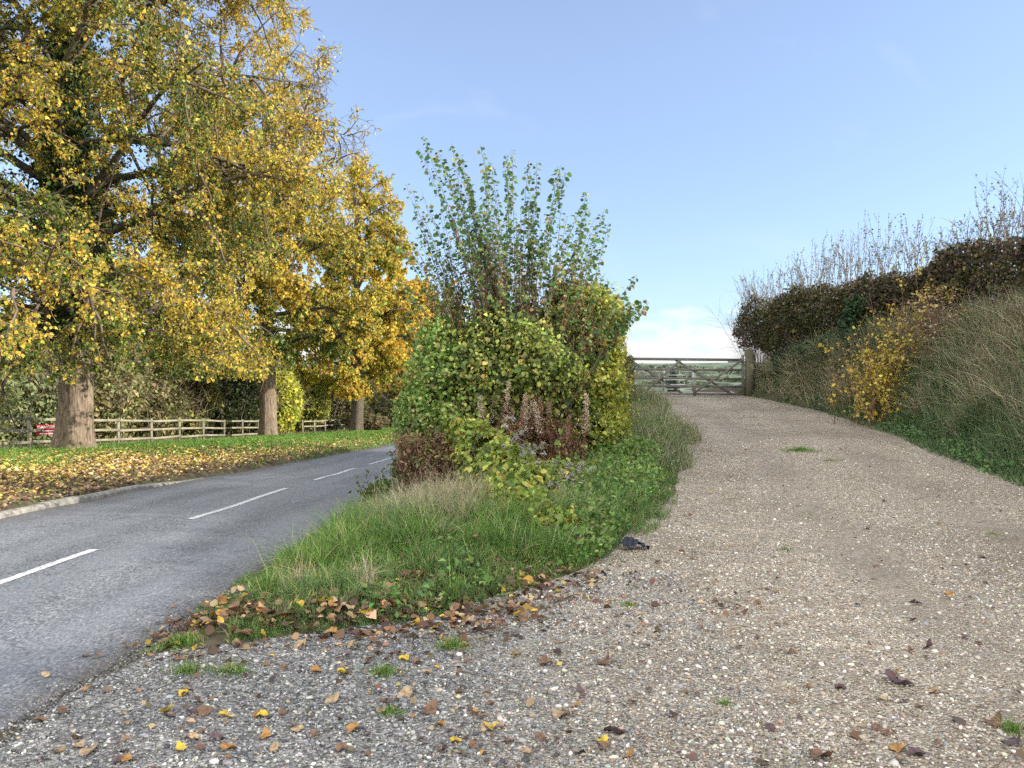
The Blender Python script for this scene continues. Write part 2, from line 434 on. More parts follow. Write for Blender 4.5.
track = strip('gravel_track', -8, 31, .12, lambda y: np.minimum(tL(y) - .12, 99), lambda y: tR(y) + .15, 70, .02, m, edge=.09, jag=.07,
              label='pale flinty gravel track climbing to the field gate')

# loose stones
def ico():
    bm = bmesh.new(); bmesh.ops.create_icosphere(bm, subdivisions=1, radius=.5)
    V = np.array([v.co[:] for v in bm.verts]); F = np.array([[v.index for v in f.verts] for f in bm.faces]); bm.free(); return V, F
IV, IF = ico()
def sample(n, y0, y1, fl, fr, power=1.0):
    y = y0 * (y1 / y0) ** (R.uniform(0, 1, n) ** power) if power != 1.0 or True else 0
    l, r = fl(y), fr(y)
    return l + (r - l) * R.uniform(0, 1, n), y
parts = []
for k in range(6):
    t = IV * (1 + R.normal(0, .17, (len(IV), 1)))
    n = 11500
    x, y = sample(n, 2.9, 15, lambda y: np.maximum(tL(y), -.68 * y - .4), lambda y: np.minimum(tR(y), .68 * y + .4))
    kk = R.uniform(0, 1, n) > .92 * wheel(x, y); x, y = x[kk], y[kk]; n = len(x)
    s = np.exp(R.normal(-4.62, .45, n)); s = np.clip(s, .004, .034)
    P = Zp(x, y); P[:, 2] += .02 + s * .12
    dark = np.clip((.9 - x) / 1.4, 0, 1)
    ca = pal(n, [(3, (.30, .24, .18)), (3, (.40, .33, .25)), (2.4, (.54, .48, .40)), (1.5, (.72, .68, .61)), (.7, (.18, .145, .12)), (.9, (.30, .30, .31))], .16, .05)
    cb = pal(n, [(3, (.15, .155, .16)), (3, (.24, .24, .24)), (1.5, (.38, .37, .35)), (.7, (.6, .58, .53)), (1, (.08, .08, .085))], .18, .04)
    Cc = np.where((R.uniform(0, 1, n) < dark)[:, None], cb, ca)
    Xa = rdir(n); Xa[:, 2] *= .25; Xa = unit(Xa); Za = unit(np.array([0, 0, 1.]) + R.normal(0, .22, (n, 3))); Ya = unit(np.cross(Za, Xa)); Za = np.cross(Xa, Ya)
    S = np.stack([s * R.uniform(.9, 1.5, n), s * R.uniform(.7, 1.1, n), s * R.uniform(.4, .75, n)], 1)
    parts.append(scatter(t, IF, P, Xa, Ya, Za, S, Cc))
n = 16000
x, y = sample(n, 2.95, 6.2, lambda y: np.maximum(tL(y), -.68 * y - .3), lambda y: 1.3 + 0 * y)
s = np.clip(np.exp(R.normal(-4.75, .4, n)), .004, .022); P = Zp(x, y); P[:, 2] += .02 + s * .15
Xa = rdir(n); Xa[:, 2] *= .3; Xa = unit(Xa); Za = unit(np.array([0, 0, 1.]) + R.normal(0, .35, (n, 3))); Ya = unit(np.cross(Za, Xa)); Za = np.cross(Xa, Ya)
parts.append(scatter(IV * (1 + R.normal(0, .2, (len(IV), 1))), IF, P, Xa, Ya, Za, np.stack([s * 1.25, s, s * .75], 1), pal(n, [(3, (.17, .178, .19)), (3, (.26, .262, .268)), (1.6, (.40, .395, .38)), (.6, (.60, .58, .54)), (1, (.09, .09, .095)), (.8, (.30, .25, .19))], .18, .04)))
n = 260
x, y = sample(n, 3.0, 14, lambda y: np.maximum(tL(y), -.68 * y - .4), lambda y: np.minimum(tR(y), .68 * y + .4))
s = R.uniform(.020, .038, n); P = Zp(x, y); P[:, 2] += .018 + s * .1
Xa = rdir(n); Xa[:, 2] *= .2; Xa = unit(Xa); Za = unit(np.array([0, 0, 1.]) + R.normal(0, .2, (n, 3))); Ya = unit(np.cross(Za, Xa)); Za = np.cross(Xa, Ya)
parts.append(scatter(IV * (1 + R.normal(0, .17, (len(IV), 1))), IF, P, Xa, Ya, Za, np.stack([s * 1.3, s, s * .55], 1), pal(n, [(1, (.64, .61, .55)), (2, (.48, .43, .36)), (1, (.32, .33, .35)), (1, (.22, .18, .15))], .15, .04)))
n = 9000
y = 3.3 * (16 / 3.3) ** R.uniform(0, 1, n); x = rR(y) + R.normal(.02, .10, n) + .06 * noise(np.stack([y, 0 * y], -1), 5.)
s = np.clip(np.exp(R.normal(-4.8, .4, n)), .004, .02); P = Zp(x, y); P[:, 2] += .012
Xa = rdir(n); Za = unit(np.array([0, 0, 1.]) + R.normal(0, .3, (n, 3))); Ya = unit(np.cross(Za, Xa)); Za = np.cross(Xa, Ya)
parts.append(scatter(IV, IF, P, Xa, Ya, Za, np.stack([s * 1.3, s, s * .6], 1), pal(n, [(3, (.13, .12, .11)), (2, (.22, .21, .20)), (1, (.36, .34, .31)), (1, (.09, .075, .06))], .2, .05)))
V, F, C = cat_parts(parts)
tag(build('gravel', V, F, C, M_STONE), 'loose flints and chips of stone scattered over the track', 'gravel', kind='stuff')

# ------------------------------------------------------------------ grass
def blade(bendy, k=4):
    v = []; f = []
    ts = np.linspace(0, 1, k)
    for i, t in enumerate(ts):
        w = .5 * (1 - t ** 1.6) + .02
        yy = bendy * t * t; zz = t - .35 * abs(bendy) * t ** 3
        v += [(-w, yy, zz), (w, yy, zz)]
    for i in range(k - 1):
        a = 2 * i; f += [(a, a + 1, a + 3), (a, a + 3, a + 2)]
    return np.array(v, float), np.array(f)
BL = [blade(.15), blade(.45), blade(.8), blade(1.1)]
def grass(x, y, h, w, C, lean=.18, dz=0.0, tmpl=None, z=None):
    P = np.stack([x, y, (Z(x, y) if z is None else z) + dz], -1); n = len(x)
    out_ = []; which = R.integers(0, 4, n) if tmpl is None else R.choice(tmpl, n)
    a = R.uniform(0, 2 * np.pi, n)
    Xa = np.stack([np.cos(a), np.sin(a), 0 * a], -1); Za = unit(np.array([0, 0, 1.]) + R.normal(0, lean, (n, 3))); Ya = unit(np.cross(Za, Xa)); Xa = np.cross(Ya, Za)
    for k in range(4):
        i = which == k
        if i.any():
            out_.append(scatter(BL[k][0], BL[k][1], P[i], Xa[i], Ya[i], Za[i], np.stack([w[i], h[i], h[i]], 1), C[i]))
    return cat_parts(out_)
GREEN = [(4, (.12, .23, .04)), (3, (.18, .30, .06)), (2, (.085, .17, .04)), (1.2, (.26, .33, .09)), (1, (.42, .37, .19))]
TAN = [(3, (.44, .38, .27)), (2, (.33, .27, .16)), (1.8, (.55, .48, .34)), (1.2, (.25, .25, .12)), (.8, (.16, .19, .08))]
OLIVE = [(3, (.13, .20, .075)), (2, (.17, .22, .09)), (2, (.09, .15, .055)), (1.2, (.33, .31, .19))]

def uni(n, x0, x1, y0, y1): return R.uniform(x0, x1, n), R.uniform(y0, y1, n)
gp = []
# green wedge between lane and track
n = 190000
y = 4.3 * (28 / 4.3) ** R.uniform(0, 1, n)
l = rR(y) - .02 - .09 * noise(np.stack([y, 0 * y], -1), 4.); r = tL(y) + .12
u = R.uniform(0, 1, n); x = l + (r - l) * u
p2 = np.stack([x, y], -1)
nz = noise(p2, 3.0); n5 = noise(p2 + 40, 1.1)
edge = np.minimum(x - l, r - x)
keep = (r > l + .1) & (nz + 3.2 * edge - .15 + .5 * n5 + 2.2 * ss((y - 4.65) / .9) > R.uniform(0, 1, n) * .9)
fr_ = ((x + 1.9) / 1.5 + (5.35 - y) * 1.5)        # trampled, leafy corner by the lane
keep &= ~((y < 5.3) & (x < -.2) & (nz < .12 - .6 * (y - 4.7)))
x, y, nz, n5, edge, u = [a[keep] for a in (x, y, nz, n5, edge, u)]
tall = np.clip(edge / .5, .25, 1) * (1 + .45 * n5)
tuf = noise(np.stack([x, y], -1) + 80, 7.) + .6 * noise(np.stack([x, y], -1) + 15, 15.)
h = (.075 + .12 * ss((y - 4.8) / 2.2)) * tall * np.exp(R.normal(0, .32, len(x))) * np.clip(.85 + .75 * tuf, .3, 2.1)
h = np.clip(h, .025, .42)
gp.append(grass(x, y, h, .0042 + .00028 * y + 0 * x, np.where((R.uniform(0, 1, len(x)) < .5 + .6 * noise(np.stack([x, y], -1) + 33, 1.9))[:, None], pal(len(x), GREEN, .22, .08), pal(len(x), [(3, (.10, .20, .065)), (2, (.15, .26, .08)), (1, (.22, .29, .09)), (1.2, (.40, .34, .18))], .22, .08)), .34))
# tan grass clumps in front of the bush and along its far side
def tuft_field(n, cx, cy, rx, ry, h0, palette, w=.005, lean=.25, tm=None):
    a = R.uniform(0, 6.28, n); rr = np.sqrt(R.uniform(0, 1, n))
    x = cx + rx * rr * np.cos(a); y = cy + ry * rr * np.sin(a)
    return grass(x, y, h0 * np.exp(R.normal(0, .28, n)) * (1 - .45 * rr), w * np.ones(n), pal(n, palette, .2, .06), lean, tmpl=tm)
for k_ in range(46):
    yy_ = R.uniform(5.3, 12); f_ = R.uniform(.08, .92); xx_ = rR(yy_) + f_ * (tL(yy_) - rR(yy_))
    gp.append(tuft_field(int(R.integers(60, 200)), xx_, yy_, R.uniform(.06, .18), R.uniform(.06, .18), R.uniform(.16, .36), TAN if R.uniform() < .3 else GREEN, .005, R.uniform(.2, .45)))
n = 5200
yy_ = 4.9 * (12 / 4.9) ** R.uniform(0, 1, n); xx_ = rR(yy_) + R.uniform(.03, .97, n) * (tL(yy_) - rR(yy_)); zz_ = Z(xx_, yy_) + R.uniform(.02, .13, n)
k_ = noise(np.stack([xx_, yy_], -1) + 5, 3.2) > .18; xx_, yy_, zz_ = xx_[k_], yy_[k_], zz_[k_]; n = len(xx_)
gp.append(leaves(np.stack([xx_, yy_, zz_], -1), rdir(n), rdir(n) + [0, 0, .9], .045 * np.exp(R.normal(0, .3, n)), .6, pal(n, [(2, (.12, .23, .06)), (1, (.18, .30, .08)), (1, (.09, .17, .06))], .2, .07)))
gp.append(tuft_field(7000, -.75, 8.1, .75, 1.0, .44, TAN, .0045, .35))
gp.append(tuft_field(2500, -1.35, 8.6, .5, 1.2, .34, TAN, .0045, .35))
gp.append(tuft_field(5000, 2.2, 13.6, .8, 2.6, .45, OLIVE + OLIVE + TAN, .006, .3))
gp.append(tuft_field(4500, 3.2, 17.5, .7, 3.5, .5, OLIVE + TAN, .007, .28))
gp.append(tuft_field(4000, 4.2, 24.5, .5, 3.5, .55, OLIVE + TAN, .008, .2))
V, F, C = cat_parts(gp)
tag(build('verge_grass', V, F, C, M_GRASS), 'long green and straw coloured grass on the wedge between lane and track', 'grass', kind='stuff')

# right-hand bank
gp = []
n = 140000
y = 6.0 * (29 / 6.0) ** R.uniform(0, 1, n)
d = tR(y); u = R.uniform(0, 1, n) ** 1.05; wdt = hx(y) + .4 - d
x = d - .15 + (wdt + .15) * u
p2 = np.stack([x, y], -1); nz = noise(p2, 2.2); n5 = noise(p2 + 40, .8)
keep = (x - d + .12 + .12 * nz > R.uniform(0, .22, n)) & (x < .92 * y + 1.2)
x, y, u, nz, n5, d = [a[keep] for a in (x, y, u, nz, n5, d)]
dist = (x - d)
straw = ss((dist - .28 + .4 * n5 + .25 * nz) / 1.2)
dry = R.uniform(0, 1, len(x)) < straw * (.62 + .35 * nz)
tuf = noise(p2[keep] + 80, 4.5)
h = (.10 + .52 * ss(dist / 1.1)) * np.exp(R.normal(0, .32, len(x))) * (1 + .25 * n5 + .4 * tuf)
Cg = np.where(dry[:, None], pal(len(x), TAN, .2, .06), pal(len(x), [(3, (.12, .20, .085)), (2, (.16, .24, .10)), (2, (.085, .155, .065)), (1.6, (.26, .28, .16))], .2, .07))
gp.append(grass(x, y, np.clip(h, .04, 1.1), .0055 + .00055 * y, Cg, .32))
for k_ in range(150):
    yy_ = R.uniform(8.5, 24); f_ = R.uniform(.22, 1.0); xx_ = tR(yy_) + f_ * (hx(yy_) - .3 - tR(yy_))
    gp.append(tuft_field(int(R.integers(120, 330)), xx_, yy_, R.uniform(.10, .28), R.uniform(.12, .3), R.uniform(.45, .95), TAN if R.uniform() < .72 else OLIVE, .0055 + .0005 * yy_, R.uniform(.16, .34)))
n = 9000
yy_ = R.uniform(8, 27, n); xx_ = tR(yy_) + np.abs(R.normal(0, .85, n)) - .05; zz_ = Z(xx_, yy_) + R.uniform(.02, .22, n)
k_ = noise(np.stack([xx_, yy_], -1), 2.4) > .05; xx_, yy_, zz_ = xx_[k_], yy_[k_], zz_[k_]; n = len(xx_)
gp.append(leaves(np.stack([xx_, yy_, zz_], -1), rdir(n), rdir(n) + [0, 0, .9], .06 * np.exp(R.normal(0, .3, n)), .6, pal(n, [(2, (.11, .21, .07)), (1, (.16, .27, .08)), (1, (.08, .15, .06))], .2, .07)))
for yy_ in np.arange(20.5, 27.2, .8):
    gp.append(tuft_field(1100, tR(yy_) + .55, yy_, .5, .6, .62, TAN, .012, .25))
V, F, C = cat_parts(gp)
tag(build('bank_grass', V, F, C, M_GRASS), 'tall rough grass going to straw on the steep bank beside the track', 'grass', kind='stuff')

# mown verge under the limes
gp = []
n = 110000
y = 9 * (95 / 9) ** R.uniform(0, 1, n)
l = np.maximum(rL(y) - 11.2, -.70 * y - 1); x = l + (rL(y) - .05 - l) * R.uniform(0, 1, n)
dist = rL(y) - x
p2 = np.stack([x, y], -1); nz = noise(p2, .9)
bare = ss((3.6 - dist + 1.1 * nz) / 1.4) * (1 - ss((y - 17) / 14))
keep = R.uniform(0, 1, n) > bare * .96
x, y = x[keep], y[keep]
h = .055 * np.exp(R.normal(0, .3, len(x))) * (1 + .010 * y)
gp.append(grass(x, y, h, .006 + .0009 * y, pal(len(x), [(4, (.10, .22, .03)), (3, (.14, .27, .04)), (2, (.08, .16, .03)), (1, (.26, .28, .07))], .2, .07), .35))
n = 14000
x = R.uniform(-18.2, -16.2, n); y = R.uniform(22, 90, n)
gp.append(grass(x, y, .3 * np.exp(R.normal(0, .3, n)), .012 + 0 * x, pal(n, OLIVE + TAN, .2, .06), .25))
V, F, C = cat_parts(gp)
tag(build('mown_grass', V, F, C, M_GRASS), 'bright green mown grass on the verge below the lime trees', 'grass', kind='stuff')

# ------------------------------------------------------------------ fallen leaves
def litter(x, y, L, C, dz=.012, tilt=.35, z=None):
    n = len(x); P = np.stack([x, y, (Z(x, y) if z is None else z) + dz], -1)
    a = R.uniform(0, 6.28, n); D = np.stack([np.cos(a), np.sin(a), R.normal(0, tilt * .5, n)], -1)
    Nn = unit(np.array([0, 0, 1.]) + R.normal(0, tilt, (n, 3)))
    return leaves(P, D, Nn, L, .8, C, LEAF6)
LIT = [(3, (.50, .34, .08)), (2.5, (.62, .45, .11)), (2.5, (.36, .22, .10)), (1.5, (.22, .13, .07)), (1.6, (.58, .46, .27)), (.8, (.13, .075, .05))]
gp = []
n = 52000
y = 8.5 * (90 / 8.5) ** R.uniform(0, 1, n); dist = np.abs(R.normal(0, 3.2, n)) + R.uniform(0, 2.2, n) * (R.uniform(0, 1, n) < .5); x = rL(y) - .16 - dist
k = (x > -.72 * y - 1.5) & (R.uniform(0, 1, n) < np.clip(1.35 - dist / 6.5 - .75 * ss((y - 17) / 10) * ss((dist - .8) / 1.5), .07, 1) * (1 - .5 * ss((y - 20) / 30)))
x, y, dist = x[k], y[k], dist[k]
C = pal(len(x), LIT, .25, .08)
darkk = dist < R.uniform(0, 1.6, len(x)); C[darkk] = pal(int(darkk.sum()), [(2, (.16, .10, .07)), (2, (.23, .15, .10)), (1, (.32, .22, .13)), (.5, (.45, .33, .12))], .25, .06)
gp.append(litter(x, y, (.046 + .0009 * y) * np.exp(R.normal(0, .3, len(x))), C, .028, .45))
V, F, C = cat_parts(gp)
tag(build('leaf_litter', V, F, C, M_LITTER), 'carpet of yellow and brown lime leaves along the far verge', 'leaf litter', kind='stuff')
gp = []
n = 1700   # drift at the toe of the wedge
t_ = R.uniform(0, 1, n); px = np.interp(t_, [0, .35, .6, .8, 1], [-2.05, -1.35, -.7, -.15, .55]); py = np.interp(t_, [0, .35, .6, .8, 1], [4.75, 4.95, 5.0, 5.25, 6.1])
x = px + R.normal(0, .26, n); y = py + R.normal(0, .30, n) + .25 * (t_ < .45) * R.uniform(0, 1.6, n)
k = (x > rR(y) - .25)
x, y = x[k], y[k]
BRN = [(3, (.20, .115, .065)), (3, (.13, .075, .05)), (1.6, (.33, .21, .12)), (1.2, (.47, .34, .19)), (.7, (.55, .36, .06)), (2.0, (.075, .05, .04))]
gp.append(litter(x, y, .05 * np.exp(R.normal(0, .35, len(x))), pal(len(x), BRN, .25, .07), .03, .55))
n = 420
x, y = R.uniform(-2.1, 2.4, n), 3.1 * (6.2 / 3.1) ** R.uniform(0, 1, n)
k = (x < tL(y) + 2.5); x, y = x[k], y[k]
gp.append(litter(x, y, .032 * np.exp(R.normal(0, .35, len(x))), pal(len(x), BRN, .25, .07), .034, .5))
n = 260
x, y = R.uniform(.5, 6, n), 3.1 * (14 / 3.1) ** R.uniform(0, 1, n)
gp.append(litter(x, y, .032 * np.exp(R.normal(0, .4, len(x))), pal(len(x), BRN[:3] + [(2, (.13, .085, .075))], .25, .07), .032, .5))
V, F, C = cat_parts(gp)
tag(build('leaf_drift', V, F, C, M_LITTER), 'drift of small brown leaves and fragments where grass meets gravel', 'leaf litter', kind='stuff')

# single leaves big enough to count
def leaf_shape(seed):
    rr = np.random.default_rng(seed)
    na, nr = 18, 4
    ang = np.linspace(0, 2 * np.pi, na, endpoint=False)
    lob = 1 + .10 * np.sin(ang * 5 + rr.uniform(0, 6)) + .06 * np.sin(ang * 9 + rr.uniform(0, 6)) + .42 * np.exp(-((ang - np.pi / 2) / .30) ** 2) - .22 * np.exp(-((ang - 1.5 * np.pi) / .25) ** 2)
    vs = [(0, 0, 0)]
    for i in range(1, nr + 1):
        for a, l in zip(ang, lob):
            r = i / nr * .42 * l; vs.append((r * np.cos(a) * .95, r * np.sin(a), 0))
    V = np.array(vs); x, y = V[:, 0].copy(), V[:, 1].copy(); rad = np.hypot(x, y)
    th = rr.uniform(0, np.pi); u = x * np.cos(th) + y * np.sin(th)
    V[:, 2] = rr.uniform(.5, 2.0) * u * u + .05 * np.sin(x * 9 + rr.uniform(0, 6)) + .05 * np.sin(y * 11 + rr.uniform(0, 6)) + .10 * np.abs(x)
    F = []
    for j in range(na): F.append((0, 1 + j, 1 + (j + 1) % na))
    for i in range(nr - 1):
        for j in range(na):
            a = 1 + i * na + j; b_ = 1 + i * na + (j + 1) % na
            F += [(a, a + na, b_ + na), (a, b_ + na, b_)]
    # stalk
    s0 = len(V); F = list(F)
    st = np.array([(-.012, -.33, .02), (.012, -.33, .02), (.02, -.7, .05), (0.0, -.7, .05)])
    V = np.concatenate([V, st]); F += [(s0, s0 + 1, s0 + 2), (s0, s0 + 2, s0 + 3)]
    return V, np.array(F)
SHAPES = [leaf_shape(s) for s in range(8)]
def leaf_single_mat(name, c, c2):
    m, nt, b, out = new_mat(name)
    tc = N(nt, 'ShaderNodeTexCoord'); n1 = N(nt, 'ShaderNodeTexNoise', i_Scale=3.2, i_Detail=5.0, i_Roughness=.7); nt.links.new(tc.outputs['Object'], n1.inputs['Vector'])
    nt.links.new(ramp(nt, n1.outputs[0], [(.38, c2), (.56, c)]), b.inputs['Base Color']); b.inputs['Roughness'].default_value = .55; b.inputs['Specular IOR Level'].default_value = .3
    return m
LM = {'yellow': leaf_single_mat('yellow_leaf', (.60, .43, .05), (.34, .20, .04)),
      'orange': leaf_single_mat('orange_leaf', (.38, .20, .06), (.20, .10, .04)),
      'brown': leaf_single_mat('brown_leaf', (.21, .12, .07), (.09, .055, .04)),
      'buff': leaf_single_mat('buff_leaf', (.42, .30, .18), (.22, .14, .085)),
      'purple': leaf_single_mat('purple_brown_leaf', (.12, .075, .08), (.07, .045, .05))}
LMESH = {}
for cname, mt in LM.items():
    for k, (v, f) in enumerate(SHAPES):
        me = tri_mesh('fallen_leaf', v, f, None, True); me.materials.append(mt); LMESH[cname, k] = me
def fallen(x, y, size, cname, label, group=None, dz=.03, tilt=.25):
    o = bpy.data.objects.new('fallen_leaf', LMESH[cname, int(R.integers(0, 8))]); COL.objects.link(o)
    o.location = (x, y, Z1(x, y) + dz); o.scale = (size * .8, size * .8 * R.uniform(.8, 1.2), size * .8)
    o.rotation_euler = (R.normal(0, tilt), R.normal(0, tilt), R.uniform(0, 6.28))
    tag(o, label, 'leaf', group)
def gpt(px, py, dz=0.0):
    """where a sight line through a point of the photo meets the ground (used to read positions off the photo)"""
    y = 3.0
    for _ in range(60):
        x = (px - 512) / 769 * y; f = 1.6 - (py - 384) / 769 * y - Z1(x, y) - dz
        y += f / .35 if f / .35 < 3 else 3
        y = max(1.0, min(y, 90))
    return x, y
SPEC = [
 (515, 659, .10, 'yellow', 'bright yellow leaf alone on the gravel just below the grass corner'),
 (491, 733, .10, 'yellow', 'large clear yellow leaf with a brown edge on the grey gravel'),
 (455, 747, .075, 'yellow', 'yellow leaf rolled at one side beside a pale crumpled leaf'),
 (475, 719, .075, 'orange', 'small round orange leaf next to a rolled brown leaf'),
 (563, 720, .14, 'buff', 'long pale pinkish buff leaf lying flat on the gravel'),
 (603, 748, .085, 'yellow', 'ochre yellow leaf at the tip of a dark purple leaf'),
 (629, 763, .085, 'orange', 'orange leaf beside a black leaf at the very bottom of the track'),
 (605, 667, .13, 'brown', 'crumpled tan brown leaf on a bare smooth patch of gravel'),
 (616, 738, .13, 'purple', 'dark purple leaf folded lengthwise touching an ochre leaf'),
 (900, 688, .17, 'purple', 'large wet dark purple leaf folded over on the track'),
 (894, 678, .09, 'orange', 'small orange brown leaf tucked against the large dark wet leaf'),
 (934, 697, .09, 'buff', 'flat pale buff leaf beside the large dark wet leaf'),
 (949, 602, .09, 'orange', 'narrow orange leaf standing on edge on clean gravel'),
 (996, 729, .12, 'brown', 'reddish brown leaf beside the grass tuft at the track side'),
 (1013, 748, .14, 'purple', 'dark curled leaf below the grass tuft at the track side'),
 (898, 755, .10, 'orange', 'reddish orange leaf lying flat at the bottom of the track'),
 (918, 760, .11, 'purple', 'dark purplish leaf flattened next to a reddish orange leaf'),
 (820, 763, .14, 'brown', 'big arched dark brown leaf at the bottom edge of the track'),
 (928, 652, .11, 'purple', 'faded purple leaf pressed flat into the fine gravel'),
 (184, 699, .08, 'yellow', 'yellow leaf closest to the lane on the grey planings'),
 (168, 716, .09, 'yellow', 'mottled amber leaf near the lane edge on grey planings'),
 (225, 721, .085, 'yellow', 'clean yellow leaf below a heap of reddish brown leaves'),
 (205, 718, .11, 'brown', 'broad reddish brown leaf in a heap on the grey planings'),
 (263, 721, .085, 'yellow', 'flat lemon yellow leaf on open grey planings'),
 (181, 754, .075, 'yellow', 'lowest yellow leaf on the grey planings'),
 (228, 754, .09, 'orange', 'amber leaf with dark centre low on the planings'),
 (343, 678, .10, 'yellow', 'upright yellow leaf at the end of a row of pale leaves'),
 (316, 676, .10, 'orange', 'amber yellow leaf lying over dark brown leaves'),
 (406, 699, .11, 'buff', 'pale cream yellow leaf beside dark curled leaves'),
 (353, 735, .10, 'orange', 'bright rusty orange leaf on top of a small leaf heap'),
 (404, 664, .09, 'yellow', 'golden leaf at the foot of the grass beside a brown leaf'),
 (513, 603, .09, 'yellow', 'golden leaf half buried in the grass edge near brown leaves'),
 (438, 607, .08, 'buff', 'pale yellow leaf caught in the grass above brown leaves'),
 (608, 554, .10, 'orange', 'rust orange leaf in the grass left of the dark plastic scrap'),
 (476, 551, .13, 'buff', 'pale cream leaf resting on top of the deep green grass'),
 (90, 757, .12, 'buff', 'pink buff leaf flat on the planings in the nearest corner'),
 (333, 705, .12, 'buff', 'dull buff leaf with curled rim on open planings'),
 (430, 716, .11, 'brown', 'dark brown curled leaf near two cream yellow leaves'),
 (300, 650, .12, 'buff', 'pale leaf lying over the brown drift'),
 (545, 668, .10, 'brown', 'brown leaf just right of a lone yellow leaf'),
]
for px, py, s, cn, lab in SPEC:
    x, y = gpt(px, py); dz = .03
    if py < 612: dz = .11 if py < 560 and px < 500 else .05
    fallen(x, y, s, cn, lab, dz=dz)
n = 0
while n < 66:
    px = R.uniform(30, 640); py = R.uniform(655, 768)
    if px > 470 and py < 690: continue
    x, y = gpt(px, py); cn = R.choice(['brown', 'buff', 'orange', 'purple'], p=[.5, .26, .14, .1])
    fallen(x, y, R.uniform(.04, .085), cn, {'brown': 'dull brown curled leaf on the grey planings below the grass', 'buff': 'small pale buff leaf on the grey planings below the grass',
           'orange': 'small rusty leaf on the grey planings below the grass', 'purple': 'small blackish leaf on the grey planings below the grass'}[cn], 'leaves fallen on the grey planings'); n += 1
for i in range(54):
    px = R.uniform(200, 540); py = np.interp(px, [200, 300, 420, 540], [628, 615, 635, 598]) + R.normal(0, 16)
    x, y = gpt(px, py); cn = R.choice(['brown', 'buff', 'orange', 'yellow'], p=[.55, .2, .15, .1])
    fallen(x, y, R.uniform(.06, .11), cn, {'brown': 'brown leaf heaped in the drift at the foot of the grass', 'buff': 'buff leaf heaped in the drift at the foot of the grass',
           'orange': 'orange leaf heaped in the drift at the foot of the grass', 'yellow': 'yellow leaf heaped in the drift at the foot of the grass'}[cn], 'leaves drifted against the grass', dz=.045, tilt=.45)
for i in range(34):
    px = R.uniform(650, 1020); py = R.uniform(560, 768)
    x, y = gpt(px, py); cn = R.choice(['brown', 'purple'], p=[.5, .5])
    fallen(x, y, R.uniform(.04, .08), cn, {'brown': 'small brown leaf flat on the pale track gravel', 'purple': 'small dark purple leaf flat on the pale track gravel'}[cn], 'leaves fallen on the pale track', tilt=.12)

# ------------------------------------------------------------------ small things on the ground
def tuft(px, py, n, rad, h, label):
    x0, y0 = gpt(px, py)
    a = R.uniform(0, 6.28, n); rr = rad * np.abs(R.normal(0, .62, n)) * (1 + .45 * np.sin(a * 3 + px)); x = x0 + rr * np.cos(a) * 1.3; y = y0 + rr * np.sin(a)
    t = thing('grass_tuft', label, 'grass tuft', (x0, y0, Z1(x0, y0)))
    V, F, C = grass(x, y, h * np.exp(R.normal(0, .3, n)) * np.clip(1.15 - .6 * rr / rad, .35, 1.2), np.full(n, .0035 + .0003 * y0), pal(n, GREEN, .2, .08), .5, dz=.01)
    build('leaves', V, F, C, M_GRASS, t)
for a in [(800, 452, 900, .34, .07, 'long low grass tuft growing in the middle of the track'), (830, 462, 260, .22, .04, 'thin grass patch just below the larger tuft mid track'),
          (628, 608, 300, .07, .035, 'tiny bright tuft on the gravel below the dark plastic scrap'), (785, 552, 160, .10, .03, 'sparse green sprig alone on open gravel mid track'),
          (725, 708, 160, .06, .03, 'small grass sprig among flints low on the track'), (1014, 735, 260, .07, .05, 'green grass tuft at the track side beside two dark leaves'),
          (391, 718, 360, .06, .04, 'small round bright tuft below the leaf drift on the planings'), (384, 677, 420, .10, .05, 'spreading tuft just below the wedge grass and brown leaves'),
          (452, 650, 420, .12, .06, 'loose tuft at the toe of the wedge beside dark leaves'), (232, 676, 420, .12, .05, 'low tuft on the planings in front of the leaf drift'),
          (188, 675, 380, .12, .05, 'low tuft beside the lane edge in front of the leaf drift'), (180, 645, 700, .16, .05, 'mossy tuft right on the lane edge by the drift'),
          (993, 536, 160, .10, .03, 'faint green sprig near the bank side of the track')]:
    tuft(*a)
# dark plastic scrap
x0, y0 = gpt(634, 552)
bm = bmesh.new(); nn = 12
grid = [[bm.verts.new((( i / nn - .5) * .24, (j / nn - .5) * .15, .015 + .055 * math.exp(-((i / nn - .45) / .32) ** 2) + .012 * math.sin(i * 1.3 + j * .8) + .010 * math.sin(j * 1.9 - i * .4) + .02 * (j / nn))) for j in range(nn + 1)] for i in range(nn + 1)]
for i in range(nn):
    for j in range(nn): bm.faces.new((grid[i][j], grid[i + 1][j], grid[i + 1][j + 1], grid[i][j + 1]))
bmesh.ops.solidify(bm, geom=bm.faces[:], thickness=.004)
me = bpy.data.meshes.new('plastic_scrap'); bm.to_mesh(me); bm.free()
m, nt, b, out = new_mat('dark_plastic'); b.inputs['Base Color'].default_value = (.022, .03, .055, 1); b.inputs['Roughness'].default_value = .38
n1 = N(nt, 'ShaderNodeTexNoise', i_Scale=30.0, i_Detail=4.0); nt.links.new(ramp(nt, n1.outputs[0], [(.4, (.018, .025, .05)), (.7, (.06, .075, .11))]), b.inputs['Base Color'])
o = link('plastic_scrap', me, m); o.location = (x0, y0, Z1(x0, y0) + .03); o.rotation_euler = (0, .1, .5)
tag(o, 'crumpled blue black plastic scrap where the grass meets the gravel', 'litter')

